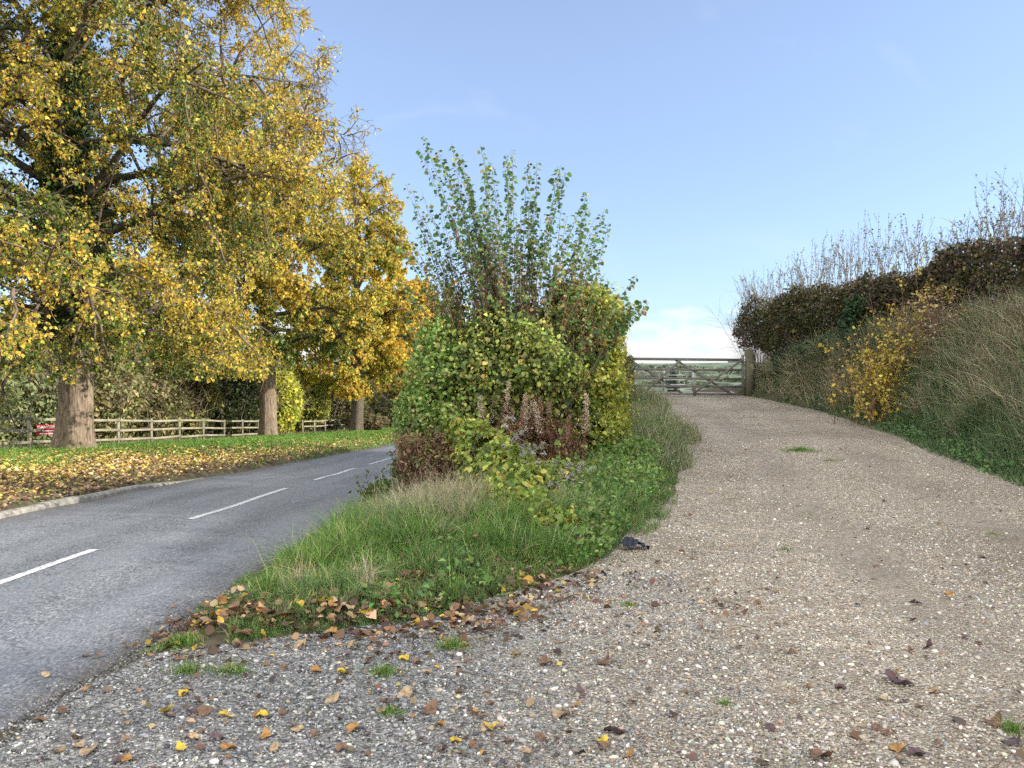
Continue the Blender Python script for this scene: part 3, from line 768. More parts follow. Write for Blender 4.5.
# ------------------------------------------------------------------ trees
def trunk_mesh(x, y, r, h, flare, seed, lean=(0, 0)):
    rr = np.random.default_rng(seed)
    k, n = 56, 70
    zb = Z1(x, y) - .25
    t = np.linspace(0, 1, n) ** 1.3; a = np.arange(k) * 2 * np.pi / k
    ph = rr.uniform(0, 6.28, 6)
    prof = r * (1 - .62 * t ** 1.1) + flare * r * np.exp(-t * h / .45)
    ridge = 1 + .035 * np.sin(5 * a + ph[0])[None] + (.10 * np.exp(-t * h / .7))[:, None] * np.sin(6 * a + ph[1])[None] + .018 * np.sin(17 * a[None] + ph[2] + 3 * np.sin(t[:, None] * h * .8)) + .014 * rr.normal(size=(n, k))
    R_ = prof[:, None] * ridge
    cx = x + lean[0] * t * h + .10 * np.sin(t * h * .5 + ph[3]) - .10 * np.sin(ph[3]); cy = y + lean[1] * t * h + .10 * np.sin(t * h * .45 + ph[4]) - .10 * np.sin(ph[4])
    V = np.stack([cx[:, None] + R_ * np.cos(a), cy[:, None] + R_ * np.sin(a), np.broadcast_to((zb + t * h)[:, None], R_.shape)], -1).reshape(-1, 3)
    i = np.arange(n - 1)[:, None]; j = np.arange(k)[None]
    F = np.stack([i * k + j, i * k + (j + 1) % k, (i + 1) * k + (j + 1) % k, (i + 1) * k + j], -1).reshape(-1, 4)
    return V, F, np.stack([cx, cy, zb + t * h], -1), prof

YEL = [(4, (.64, .46, .06)), (2.5, (.72, .56, .10)), (1.3, (.46, .42, .07)), (1.0, (.58, .34, .05))]
GRN = [(3, (.10, .165, .035)), (2, (.16, .225, .05)), (1.4, (.06, .10, .027)), (1.3, (.28, .32, .06))]
ORG = [(4, (.66, .45, .06)), (1.2, (.58, .33, .05)), (3, (.70, .54, .09)), (1, (.46, .42, .07))]
def lime(label, x, y, r, H, Rc, nl, n2, n3, n4, nleaf, lsz, zlow, yel, pal_hi, seed, flare=.35, ivy=0, trunkmat=None, bare=.0, palg=None):
    rs = np.random.default_rng(seed)
    z0 = Z1(x, y)
    t = thing('lime_tree', label, 'tree', (x, y, z0), group='lime trees along the lane')
    V, F, axis_, prof = trunk_mesh(x, y, r, H * .88, flare, seed)
    build('trunk', V, F, None, trunkmat or M_BARK, t, True)
    # limbs
    zz = zlow + .9 + (H * .84 - zlow - .9) * np.linspace(0, 1, nl) ** 1.25 + rs.normal(0, .3, nl)
    ti = np.array([np.interp(z0 + q_, axis_[:, 2], np.arange(len(axis_))) for q_ in zz])
    s = np.stack([np.interp(ti, np.arange(len(axis_)), axis_[:, c]) for c in range(3)], -1)
    az = np.arange(nl) * 2.4 + rs.uniform(0, 6)
    f = (zz - zlow) / (H - zlow)
    el = np.radians(np.interp(f, [0, .2, .5, 1], [8, 25, 45, 75]) + rs.normal(0, 7, nl))
    d = np.stack([np.cos(az) * np.cos(el), np.sin(az) * np.cos(el), np.sin(el)], -1)
    env = Rc * np.interp(f, [0, .15, .35, .6, .85, 1], [.80, 1.0, 1.05, .95, .72, .50])
    Ll = env * rs.uniform(.85, 1.12, nl)
    P1 = grow(s, d, Ll, 12, .10, .05)
    r1 = np.interp(ti, np.arange(len(prof)), prof)
    r1 = np.minimum(r1 * .42, .05 + .03 * Ll * .5)
    rad1 = r1[:, None] * (1 - .85 * np.linspace(0, 1, 12)[None] ** .9)
    for i in range(nl):
        V, F = tubes(P1[i:i + 1], rad1[i:i + 1], 8)
        build('limb', V, F, None, M_LIMB, t, True)
    s2, d2, i2, t2 = spawn(P1, n2, .22, 1.0, .85, .12)
    L2 = Ll[i2] * (.50 - .26 * t2) * R.uniform(.7, 1.3, len(t2))
    P2 = grow(s2, d2, L2, 8, .16, .05)
    rad2 = (.012 + .011 * L2)[:, None] * (1 - .8 * np.linspace(0, 1, 8)[None])
    s3, d3, i3, t3 = spawn(P2, n3, .15, 1.0, .9, .0)
    L3 = (.55 + .8 * R.uniform(0, 1, len(t3))) * Rc / 7
    P3 = grow(s3, d3, L3, 6, .2, .11)
    rad3 = (.009 + 0 * L3)[:, None] * (1 - .6 * np.linspace(0, 1, 6)[None])
    twp = []; floor_ = z0 + zlow * .80
    k_ = P3[:, :, 2].min(1) > floor_; P3, rad3 = P3[k_], rad3[k_]
    for P_, r_, k_ in ((P2, rad2, 5), (P3, rad3, 3)):
        V, F = tubes(P_, r_ * (1 + y / 80), k_); twp.append((V, F, pal(len(V), [(1, (.11, .085, .065)), (1, (.16, .12, .09))], .1, .03)))
    src = P3
    if n4:
        s4, d4, i4, t4 = spawn(P3, n4, .1, 1.0, .8, -.15)
        P4 = grow(s4, d4, R.uniform(.25, .6, len(t4)), 4, .2, .14)
        P4 = P4[P4[:, :, 2].min(1) > floor_]
        V, F = tubes(P4, np.full(P4.shape[:2], .0055 * (1 + y / 40)), 3); twp.append((V, F, pal(len(V), [(1, (.17, .12, .08)), (1, (.22, .16, .10))], .1, .03)))
        src = P4
    V, F, C = cat_parts(twp); build('twigs', V, F, C, M_TWIG, t)
    # leaves
    B, n, _ = src.shape
    ix = R.integers(0, B, nleaf); u = R.uniform(0, n - 1.001, nleaf); i0 = u.astype(int); w = (u - i0)[:, None]
    P = src[ix, i0] * (1 - w) + src[ix, i0 + 1] * w + R.normal(0, .05, (nleaf, 3))
    rel = P - np.array([x, y, z0])
    hf = rel[:, 2] / H; rf = np.hypot(rel[:, 0], rel[:, 1]) / Rc
    cl = noise(P, .55) * .5 + noise(P + 20, 1.6) * .4
    keep = R.uniform(0, 1, nleaf) > bare * ss((hf - .35 + .35 * (rf - .7)) / .45) * (1 + .5 * cl)
    py_ = np.clip(yel + .85 * cl + .35 * (hf - .45) + .35 * (rf - .6), .04, .97)
    isy = R.uniform(0, 1, nleaf) < py_
    C = np.where(isy[:, None], pal(nleaf, pal_hi, .2, .07), pal(nleaf, palg or GRN, .25, .08))
    P, C, isy = P[keep], C[keep], isy[keep]; nk = len(P)
    D = rdir(nk) * .8; D[:, 2] -= .75
    Nn = rdir(nk); Nn[:, 2] += .5
    L = lsz * np.exp(R.normal(0, .25, nk))
    V, F, C = leaves(P, D, Nn, L, .85, C)
    build('crown', V, F, C, M_LEAF, t)
    if ivy:
        m_ = ivy; h_ = R.uniform(zlow * 1.25, H * .62, m_); a = R.uniform(0, 6.28, m_)
        ti = np.interp(z0 + h_, axis_[:, 2], np.arange(len(axis_)))
        c = np.stack([np.interp(ti, np.arange(len(axis_)), axis_[:, q_]) for q_ in range(3)], -1)
        rr = np.interp(ti, np.arange(len(prof)), prof) + np.abs(R.normal(0, .22, m_)) + .04
        P = c + np.stack([rr * np.cos(a), rr * np.sin(a), R.normal(0, .1, m_)], -1)
        # ivy also runs out along the boughs
        ib = R.integers(0, nl, m_ // 2); ub = R.uniform(0, 6, m_ // 2); jb = ub.astype(int); wb = (ub - jb)[:, None]
        Pb = P1[ib, jb] * (1 - wb) + P1[ib, jb + 1] * wb + R.normal(0, .22, (m_ // 2, 3)); P = np.concatenate([P, Pb]); m2 = len(P)
        D = rdir(m2); D[:, 2] -= .6; Nn = rdir(m2); Nn[:, 2] += .3
        V, F, C = leaves(P, D, Nn, .10 * np.exp(R.normal(0, .2, m2)), .9, pal(m2, [(3, (.035, .065, .018)), (2, (.05, .09, .022)), (1, (.09, .12, .03))], .2, .06))
        build('ivy', V, F, C, M_LEAF, t)
    return t

lime('huge gnarled lime tree nearest the lane with thick lit trunk by the danger sign', -12.55, 22.0, .455, 19, 7.0, 50, 11, 7, 6, 310000, .082, 2.4, .43, YEL, 11, flare=.55, ivy=16000, bare=.25)
lime('lime tree with tall clean trunk standing at the end of the first fence run', -14.3, 45, .50, 22.5, 6.6, 36, 10, 7, 4, 150000, .15, 4.3, .68, YEL, 23, ivy=6000, bare=.9)
lime('yellow lime tree third along the lane with a dark forked trunk', -13.4, 66, .55, 23, 5.8, 32, 9, 7, 3, 90000, .21, 3.6, .62, ORG, 35, trunkmat=M_LIMB, bare=.7, palg=[(2, (.42, .44, .06)), (2, (.28, .32, .05)), (.7, (.14, .17, .035))])
lime('orange tinted lime tree fourth along the lane half hidden by the bush', -12.0, 87, .6, 16.5, 6.4, 24, 8, 7, 0, 36000, .34, 3.5, .74, ORG, 47, trunkmat=M_LIMB, palg=[(2, (.22, .24, .05)), (2, (.14, .16, .035))])
lime('farthest orange lime tree closing the row beyond the bush', -10.5, 110, .6, 17, 7.5, 22, 8, 6, 0, 24000, .42, 3.5, .78, [(3, (.62, .40, .06)), (1, (.50, .24, .045)), (2, (.64, .47, .08))], 59, trunkmat=M_LIMB)

# ------------------------------------------------------------------ generic shrub
def twig_tubes(P, r0, r1, k, palette):
    n = P.shape[1]
    V, F = tubes(P, np.broadcast_to(np.linspace(r0, r1, n)[None], P.shape[:2]), k)
    return V, F, pal(len(V), palette, .1, .03)
BROWN = [(1, (.12, .085, .06)), (1, (.17, .125, .09)), (.6, (.22, .17, .12))]
def shrub(name, label, cat, c, rad, h, nstem, nleaf, lsz, palette, mat, twig=BROWN, group=None, gap=.3, low=.0, leafw=.75, twign=8, tr=.012, shell=.55, tmpl=LEAF4, clump=1.3):
    x, y = c; z0 = Z1(x, y)
    t = thing(name, label, cat, (x, y, z0), group=group)
    s = np.stack([x + R.normal(0, rad[0] * .25, nstem), y + R.normal(0, rad[1] * .25, nstem), np.full(nstem, z0 - .1)], -1)
    s[:, 2] = Z(s[:, 0], s[:, 1]) - .05
    d = np.stack([R.normal(0, .42 * rad[0] / h * 1.6, nstem), R.normal(0, .42 * rad[1] / h * 1.6, nstem), np.ones(nstem)], -1)
    P1 = grow(s, d, h * R.uniform(.65, 1.0, nstem), 9, .12, .02)
    parts = [twig_tubes(P1, tr, tr * .3, 5, twig)]
    s2, d2, _, t2 = spawn(P1, twign, .2, 1, .8, .15)
    P2 = grow(s2, d2, h * R.uniform(.12, .30, len(t2)), 6, .16, .02)
    parts.append(twig_tubes(P2, tr * .42, tr * .15, 3, twig))
    V, F, C = cat_parts(parts); build('stems', V, F, C, M_TWIG, t)
    # foliage fills the body unevenly
    m_ = int(nleaf * 1.9)
    q_ = rdir(m_); rr = R.uniform(shell, 1.0, m_) ** .6
    P = np.array([x, y, z0 + h * (.5 + low * .5)]) + q_ * rr[:, None] * np.array([rad[0], rad[1], h * .5 * (1 - low)])
    wob = noise(P, 1.1) ; P[:, 0] += .18 * rad[0] * wob; P[:, 2] += .10 * h * noise(P + 31, 1.3)
    cl = noise(P, clump * 2.0) * .6 + noise(P + 11, clump * 5.) * .5
    P = P[(cl > -gap - .2 + gap * 1.2 * R.uniform(0, 1, m_)) & (P[:, 2] > Z(P[:, 0], P[:, 1]) + .02)][:nleaf]; nk = len(P)
    D = rdir(nk); D[:, 2] -= .45; Nn = unit(P - np.array([x, y, z0 + h * .3])) + R.normal(0, .55, (nk, 3)); Nn[:, 2] += .4
    V, F, C = leaves(P, D, Nn, lsz * np.exp(R.normal(0, .28, nk)), leafw, pal(nk, palette, .24, .08), tmpl)
    build('foliage', V, F, C, mat, t)
    return t

# scrub behind the fence
SCR = [
 ('tall olive thicket rising above the others behind the middle of the fence', (-24.0, 45), (3.2, 3.5), 6.6, [(2, (.20, .21, .08)), (1, (.30, .28, .09)), (1, (.11, .13, .045))]),
 ('tall yellowing thicket seen in the gap beyond the clean trunk', (-22.5, 73), (3.4, 3.5), 6.8, [(2, (.24, .25, .06)), (1, (.34, .30, .08)), (1, (.13, .15, .045))]),
 ('tall grey olive thicket rising at the far left behind the sign', (-26.5, 38), (3.0, 3.2), 5.6, [(2, (.19, .21, .10)), (1, (.28, .27, .12)), (1, (.11, .13, .055))]),
 ('pale olive scrub bush behind the fence post nearest the sign', (-20.3, 27.5), (2.6, 2.2), 3.6, [(2, (.20, .22, .09)), (2, (.30, .29, .13)), (1, (.13, .16, .06))]),
 ('grey green scrub bush seen over the fence behind the sign', (-21.2, 33), (2.8, 2.6), 3.4, [(2, (.16, .19, .09)), (1, (.27, .27, .14)), (1, (.10, .13, .05))]),
 ('twiggy straw coloured scrub behind the fence beside the thick trunk', (-19.4, 36), (1.9, 2.4), 4.2, [(2, (.22, .20, .10)), (1, (.30, .26, .12)), (1, (.10, .12, .04))]),
 ('brown twiggy hazel scrub pressed against the middle of the fence', (-19.3, 40.5), (1.9, 2.6), 4.0, [(2, (.17, .16, .07)), (1, (.25, .22, .10)), (1, (.08, .10, .03))]),
 ('yellow flecked scrub bush behind the fence below the hanging boughs', (-19.6, 45), (2.1, 2.6), 4.6, [(2, (.13, .15, .045)), (1, (.32, .27, .06)), (1, (.07, .09, .025))]),
 ('dark evergreen thicket behind the fence beside the clean trunk', (-19.2, 51), (2.4, 3.4), 4.6, [(3, (.03, .045, .014)), (1, (.05, .07, .02)), (.4, (.12, .13, .035))]),
 ('dark evergreen bush standing behind the end of the first fence', (-19.4, 57.5), (2.6, 3), 4.4, [(3, (.035, .05, .015)), (1, (.07, .09, .025))]),
 ('bright yellow green bush just past the clean trunk', (-17.6, 57), (2.0, 2.2), 3.9, [(3, (.36, .34, .05)), (2, (.25, .27, .045)), (1, (.15, .18, .03))]),
 ('yellow green bush behind the second fence', (-18.6, 68), (2.6, 3.2), 4.4, [(2, (.25, .27, .05)), (2, (.14, .17, .035)), (1, (.33, .29, .06))]),
 ('grey twiggy scrub behind the second fence near the dark forked trunk', (-17.6, 78), (2.8, 3), 4.2, [(2, (.15, .15, .07)), (1, (.22, .20, .10)), (1, (.08, .10, .03))]),
]
for lab, c, rd, h, pl in SCR:
    pl = [(w_, tuple(min(.6, q_ * (1.6 if 'dark' not in lab else 1.0)) for q_ in c_)) for w_, c_ in pl]
    shrub('scrub_bush', lab, 'bush', c, rd, h * 1.4, 60, 8500, .13 + .0016 * c[1], pl, M_LEAF, [(1, (.16, .125, .085)), (1, (.24, .20, .14)), (.6, (.09, .07, .05))], 'scrub bushes behind the fence', gap=.15, twign=10, tr=.03, shell=.35)
shrub('verge_bush', 'rusty low bush at the foot of the dark forked trunk', 'bush', (-13.0, 68.5), (2.0, 1.6), 1.7, 40, 2200, .2, [(2, (.19, .14, .07)), (1, (.25, .20, .09)), (1, (.11, .13, .05))], M_LEAF, tr=.03)
shrub('verge_bush', 'dark bush at the bend below the fourth lime tree', 'bush', (-10.6, 84), (3.0, 2.5), 4.2, 40, 4500, .28, [(2, (.07, .09, .03)), (1, (.14, .13, .05)), (1, (.04, .055, .02))], M_LEAF, tr=.04)
shrub('verge_bush', 'brown leafed bush closing the lane beyond the bend', 'bush', (-6.0, 108), (5.0, 3), 4.6, 40, 5000, .36, [(2, (.15, .12, .05)), (1, (.22, .16, .06)), (1, (.09, .10, .03))], M_LEAF, tr=.05)
# far-off wood as one mass
n = 60000
x = R.uniform(-75, 12, n); y = 105 + 40 * R.uniform(0, 1, n) + np.abs(x + 30) * .2
hh = 7 + 3.5 * noise(np.stack([x, y], -1), .16); base = Z(x, y)
P = np.stack([x, y, base + hh * R.uniform(0, 1, n) ** .6], -1)
D = rdir(n); Nn = rdir(n); Nn[:, 2] += .6
V, F, C = leaves(P, D, Nn, .55 * np.exp(R.normal(0, .3, n)), .8, pal(n, [(2, (.09, .11, .04)), (2, (.15, .15, .06)), (1, (.22, .17, .06)), (1, (.055, .07, .03))], .25, .07))
n2_ = 70000
y = R.uniform(30, 120, n2_); x = -27 - .12 * y - 16 * R.uniform(0, 1, n2_) ** 1.5
hh = 12 + 3.5 * noise(np.stack([x, y], -1), .2); P = np.stack([x, y, Z(x, y) + hh * R.uniform(0, 1, n2_) ** .8], -1)
D = rdir(n2_); Nn = rdir(n2_); Nn[:, 2] += .6
g_ = noise(P, .25)
C2 = np.where((R.uniform(0, 1, n2_) < .45 + .6 * g_)[:, None], pal(n2_, [(2, (.34, .36, .08)), (1, (.46, .41, .09)), (1, (.24, .26, .08))], .25, .07), pal(n2_, [(2, (.08, .11, .035)), (2, (.13, .15, .05)), (1, (.05, .07, .025))], .25, .07))
V2, F2, C2 = leaves(P, D, Nn, .42 * np.exp(R.normal(0, .3, n2_)), .8, C2)
V, F, C = cat_parts([(V, F, C), (V2, F2, C2)])
tag(build('distant_wood', V, F, C, M_LEAF), 'mixed autumn wood closing the view beyond the lime trees', 'wood', kind='stuff')
n = 9000   # hedges and copses on the far hillside
ang = R.uniform(-.15, 1.1, n); dd = R.choice([270., 300., 335.], n) + 12 * np.sin(ang * 31)
x = dd * np.sin(ang * .8); y = dd * np.cos(ang * .8)
hh = np.clip(1.2 + 2.2 * noise(np.stack([x, y], -1), .05), .3, 6); P = np.stack([x, y, Z(x, y) + hh * R.uniform(0, 1, n)], -1)
V, F, C = leaves(P, rdir(n), rdir(n), 1.0 * np.exp(R.normal(0, .3, n)), .9, pal(n, [(2, (.11, .13, .08)), (1, (.17, .17, .10))], .2, .05))  # lightened leaf colours stand in for haze on the hillside
tag(build('distant_hedgerow_wood', V, F, C, M_LEAF), 'hedge lines and copses on the far hillside beyond the gate', 'wood', kind='stuff')

# ------------------------------------------------------------------ timber helpers
def bar_arr(a, b_, w, h, up=(0, 0, 1)):
    a = np.array(a, float); b_ = np.array(b_, float); T = unit(b_ - a); X = unit(np.cross(T, np.array(up, float))); Y = np.cross(X, T)
    V = []
    ch = .12
    ring = [(-.5, -.5 + ch), (-.5 + ch, -.5), (.5 - ch, -.5), (.5, -.5 + ch), (.5, .5 - ch), (.5 - ch, .5), (-.5 + ch, .5), (-.5, .5 - ch)]
    for p in (a, b_):
        for u, v in ring: V.append(p + X * u * w + Y * v * h)
    F = [[i, (i + 1) % 8, 8 + (i + 1) % 8, 8 + i] for i in range(8)]
    F += [[7, 2, 1, 0], [7, 6, 3, 2], [6, 5, 4, 3], [8, 9, 10, 15], [10, 11, 14, 15], [11, 12, 13, 14]]
    return np.array(V), np.array(F)
def bar(name, a, b_, w, h, mat, parent, up=(0, 0, 1)):
    V, F = bar_arr(a, b_, w, h, up); return build(name, V, F, None, mat, parent)
def post_rail(label, pts, nr=3, hgt=1.2):
    x, y = pts[0]; t = thing('post_and_rail_fence', label, 'fence', (x, y, Z1(x, y)), group='post and rail fences along the verge')
    tops = []
    for (x, y) in pts:
        z = Z1(x, y); hh = hgt + R.normal(0, .02)
        bar('post', (x, y, z - .2), (x + R.normal(0, .015), y, z + hh + .04), .105, .10, M_RAIL, t, (0, 1, 0)); tops.append((x + .085, y, z + hh))
    for i in range(len(pts) - 1):
        for k in range(nr):
            a = np.array(tops[i]); b2 = np.array(tops[i + 1]); dz = .07 + k * .41
            bar('rail', a - [0, 0, dz + R.normal(0, .012)] + (b2 - a) * .004, b2 - [0, 0, dz + R.normal(0, .012)] - (b2 - a) * .004, .045, .095, M_RAIL, t)
    return t
post_rail('weathered three rail fence running behind the thick trunk and the danger sign', [(-16.9 + .006 * (y - 27), y) for y in np.arange(21.0, 52, 2.98)])
post_rail('second weathered fence run beyond the clean trunk towards the dark forked one', [(-16.2 + .05 * (y - 59.5), y) for y in np.arange(59.5, 84, 3.0)], 2)

# danger sign
sx_, sy_ = -16.72, 27.6
t = thing('danger_sign', 'small red danger sign fixed to the fence beside the thick trunk', 'sign', (sx_, sy_, Z1(sx_, sy_) + .55))
m, nt, b, out = new_mat('red_sign_enamel'); b.inputs['Base Color'].default_value = (.55, .012, .03, 1); b.inputs['Roughness'].default_value = .4
mw, nt2, b2, _ = new_mat('white_sign_paint'); b2.inputs['Base Color'].default_value = (.8, .8, .8, 1); b2.inputs['Roughness'].default_value = .5
zs = Z1(sx_, sy_)
t.location = (sx_, sy_, zs + .57); t.rotation_euler = (0, 0, math.radians(33))
def sbox(name, x0, x1, z0, z1, y0, y1, mat):
    bm = bmesh.new(); bmesh.ops.create_cube(bm, size=1); bmesh.ops.scale(bm, vec=(x1 - x0, y1 - y0, z1 - z0), verts=bm.verts); bmesh.ops.translate(bm, vec=((x0 + x1) / 2, (y0 + y1) / 2, (z0 + z1) / 2), verts=bm.verts)
    if name == 'board': bmesh.ops.bevel(bm, geom=bm.edges[:], offset=.006, segments=2, affect='EDGES')
    me = bpy.data.meshes.new(name); bm.to_mesh(me); bm.free(); return link(name, me, mat, t)
sbox('board', -.30, .30, 0.02, .38, -.012, .012, m)
cu = bpy.data.curves.new('lettering', 'FONT'); cu.body = 'DANGER'; cu.size = .135; cu.align_x = 'CENTER'; cu.extrude = .002; cu.offset = .003
to = bpy.data.objects.new('lettering', cu); COL.objects.link(to)
dg = bpy.context.evaluated_depsgraph_get(); me = bpy.data.meshes.new_from_object(to.evaluated_get(dg)); bpy.data.objects.remove(to)
me.name = 'lettering'; lo = link('lettering', me, mw, t); lo.location = (0, -.0155, .255); lo.rotation_euler = (math.pi / 2, 0, 0)
bm = bmesh.new()
for z_, segs in ((.165, [(-.24, -.08), (-.06, .10), (.12, .24)]), (.065, [(-.20, -.10), (-.08, .04), (.07, .21)])):
    for a_, c_ in segs:
        r_ = bmesh.ops.create_cube(bm, size=1)['verts']; bmesh.ops.scale(bm, vec=(c_ - a_, .004, .042), verts=r_); bmesh.ops.translate(bm, vec=((a_ + c_) / 2, -.0155, z_), verts=r_)
me = bpy.data.meshes.new('small_print'); bm.to_mesh(me); bm.free(); link('small_print', me, mw, t)

# ------------------------------------------------------------------ field gate
gy0 = 27.0
GXL, GXR = 4.12, 8.12
zg = Z1(6, gy0)
t = thing('field_gate', 'grey weathered five bar wooden gate with diamond bracing closing the track', 'gate', (GXL, gy0, zg))
H_ = 1.16; zb_ = zg + .10
slope = .055 * 0
rails = [0, .27, .54, .85, 1.21]
for k, rz in enumerate(rails):
    sag = -.03 if k == 4 else 0
    bar('rail', (GXL, gy0, zb_ + rz + .03), (GXR, gy0 + .06, zb_ + rz - .01), .045 if k < 4 else .06, .075 if k < 4 else .095, M_GATE, t)
bar('hanging_stile', (GXR, gy0 + .055, zb_ - .05), (GXR, gy0 + .055, zb_ + 1.38), .085, .09, M_GATE, t, (0, 1, 0))
bar('closing_stile', (GXL, gy0, zb_ - .05), (GXL, gy0, zb_ + 1.2), .08, .08, M_GATE, t, (0, 1, 0))
mx = 5.95
bar('mid_upright', (6.40, gy0 - .045, zb_ - .06), (6.40, gy0 - .045, zb_ + .52), .085, .04, M_GATE, t, (0, 1, 0))
for a_, c_ in (((GXR - .05, 1.19), (6.35, .02)), ((mx - .2, 1.21), (7.75, -.02)), ((mx - .05, 1.19), (4.6, .02)), ((GXL + .05, 1.19), (6.0, 0.02))):
    bar('brace', (a_[0], gy0 - .05 if a_[0] > c_[0] else gy0 + .085, zb_ + a_[1]), (c_[0], gy0 - .05 if a_[0] > c_[0] else gy0 + .085, zb_ + c_[1]), .035, .075, M_GATE, t)
m, nt, b, out = new_mat('galvanised_steel'); b.inputs['Base Color'].default_value = (.22, .235, .25, 1); b.inputs['Metallic'].default_value = .15; b.inputs['Roughness'].default_value = .7
M_GALV = m
for hz_ in (.3, 1.13): bar('strap_hinge', (GXR + .12, gy0 + .0, zb_ + hz_), (GXR - .55, gy0 - .03, zb_ + hz_), .012, .05, M_GALV, t)
px_ = 8.33; zp = Z1(px_, gy0)
t = thing('gate_post', 'thick dark timber gate post at the hedge end of the gate', 'gate post', (px_, gy0 + .03, zp))
V, F = bar_arr((px_, gy0 + .03, zg - .3), (px_ + .02, gy0 + .03, zg + 1.66), .24, .24, (0, 1, 0)); build('post', V, F, None, M_POST, t)
t = thing('gate_post', 'timber gate post buried in the hedge where the gate shuts', 'gate post', (3.93, gy0, Z1(3.93, gy0)))
V, F = bar_arr((3.93, gy0, zg - .3), (3.93, gy0, zg + 1.3), .17, .17, (0, 1, 0)); build('post', V, F, None, M_POST, t)
# pale metal hurdle standing beyond the gate
hy = 36.0; hz0 = 1.30 - .0
hx0, hx1 = 5.75, 8.45
zh = max(Z1(6.6, hy), 0)
t = thing('metal_hurdle', 'pale galvanised metal hurdle standing beyond the wooden gate', 'hurdle', (hx0, hy, zh))
for k in range(5): bar('bar', (hx0, hy, zh + .12 + k * .22), (hx1, hy, zh + .12 + k * .22), .035, .035, M_GALV, t)
for xx in (hx0, (hx0 + hx1) / 2, hx1): bar('upright', (xx, hy - .04, zh - .1), (xx, hy - .04, zh + 1.12), .06, .05, M_GALV, t, (0, 1, 0))

def conifer(label, x, y, h, r):
    z0 = Z1(x, y); t = thing('conifer', label, 'tree', (x, y, z0))
    V, F = tubes(np.array([[[x, y, z0 - .2], [x, y, z0 + h * .5], [x, y, z0 + h]]]), np.array([[.22, .14, .02]]), 8); build('trunk', V, F, None, M_LIMB, t)
    n = 5000; u = R.uniform(0, 1, n) ** .7; a = R.uniform(0, 6.28, n); rr = r * u * R.uniform(.3, 1, n) * (1 + .25 * np.sin(u * 40))
    P = np.stack([x + rr * np.cos(a), y + rr * np.sin(a), z0 + h * (1 - u * .95)], -1)
    D = np.stack([np.cos(a), np.sin(a), -.5 + 0 * a], -1)
    V, F, C = leaves(P, D, rdir(n) + [0, 0, .8], .4 * np.exp(R.normal(0, .2, n)), .6, pal(n, [(2, (.07, .10, .075)), (1, (.10, .135, .09))], .2, .05)); build('crown', V, F, C, M_LEAF, t)
conifer('dark rounded tree standing alone in the field beyond the gate', 21, 100, 10.3, 2.6)

# ------------------------------------------------------------------ the big bush on the wedge
bx, by = .15, 11.6; bz = Z1(bx, by)
t = thing('hazel_bush', 'tall bush on the wedge throwing a fan of long leafy shoots above the ivy', 'bush', (bx, by, bz))
ns = 34
s = np.stack([bx + R.normal(0, .45, ns), by + R.normal(0, .35, ns), np.full(ns, bz - .05)], -1); s[:, 2] = Z(s[:, 0], s[:, 1]) - .05
P1 = grow(s, np.stack([R.normal(0, .13, ns), R.normal(0, .12, ns), np.ones(ns)], -1), R.uniform(1.5, 2.2, ns), 9, .06)
pr = [twig_tubes(P1, .015, .008, 6, [(1, (.13, .10, .075)), (1, (.18, .14, .10))])]
V, F, C = cat_parts(pr); build('stems', V, F, C, M_TWIG, t)
nsh = 170
tx = np.concatenate([R.uniform(-1.6, 1.45, 120), R.uniform(1.0, 2.05, 34), R.uniform(-1.75, -1.3, 16)])
top = np.interp(tx, [-1.75, -1.5, -1.3, -.6, .3, .8, 1.1, 1.5, 1.8, 2.05], [4.6, 5.3, 5.28, 5.08, 4.9, 4.7, 4.55, 3.85, 3.25, 2.75])
tz = top - R.uniform(.35, 1.7, nsh); lead = np.concatenate([np.argmin(np.abs(tx[:, None] - (np.linspace(-1.6, 1.4, 30) + R.normal(0, .04, 30))[None]), 0), np.argsort(-tx)[:8]]); tz[lead] = top[lead] - R.uniform(0, .5, len(lead)) * (np.arange(len(lead)) % 2)
tz[-16:] = R.uniform(2.6, 4.0, 16)
tip = np.stack([tx, by + R.normal(0, .42, nsh), tz], -1)
st = np.stack([bx + (tx - bx) * .42 + R.normal(0, .13, nsh), by + (tip[:, 1] - by) * .5, np.clip(tz * .42 + R.normal(0, .15, nsh), 1.2, 2.5)], -1)
u = np.linspace(0, 1, 12)[None, :, None]
mid_ = (st + tip) / 2 + np.stack([(tx - bx) * -.07 + R.normal(0, .07, nsh), R.normal(0, .08, nsh), .14 + 0 * tx], -1)
PS = (1 - u) ** 2 * st[:, None] + 2 * u * (1 - u) * mid_[:, None] + u ** 2 * tip[:, None] + np.cumsum(R.normal(0, .008, (nsh, 12, 3)), 1)
V, F, C = twig_tubes(PS, .0065, .0022, 4, [(1, (.16, .10, .075)), (1, (.20, .15, .11))]); 
s2, d2, i2, t2 = spawn(PS, 6, .03, .5, .55, .5)
P2 = grow(s2, d2, R.uniform(.25, .7, len(t2)), 6, .1, -.03)
V, F, C = cat_parts([(V, F, C), twig_tubes(P2, .005, .002, 3, [(3, (.27, .12, .095)), (1, (.20, .14, .10))])])
build('shoots', V, F, C, M_TWIG, t)
def along(Pl, per, u0, u1, skipnoise=None):
    B, n, _ = Pl.shape; ix = np.repeat(np.arange(B), per); m_ = len(ix)
    u = (u0 + (u1 - u0) * ((np.tile(np.arange(per), B) + R.uniform(0, .8, m_)) / per)) * (n - 1); u = np.minimum(u, n - 1.001); i0 = u.astype(int); w = (u - i0)[:, None]
    return Pl[ix, i0] * (1 - w) + Pl[ix, i0 + 1] * w, unit(Pl[ix, i0 + 1] - Pl[ix, i0]), ix
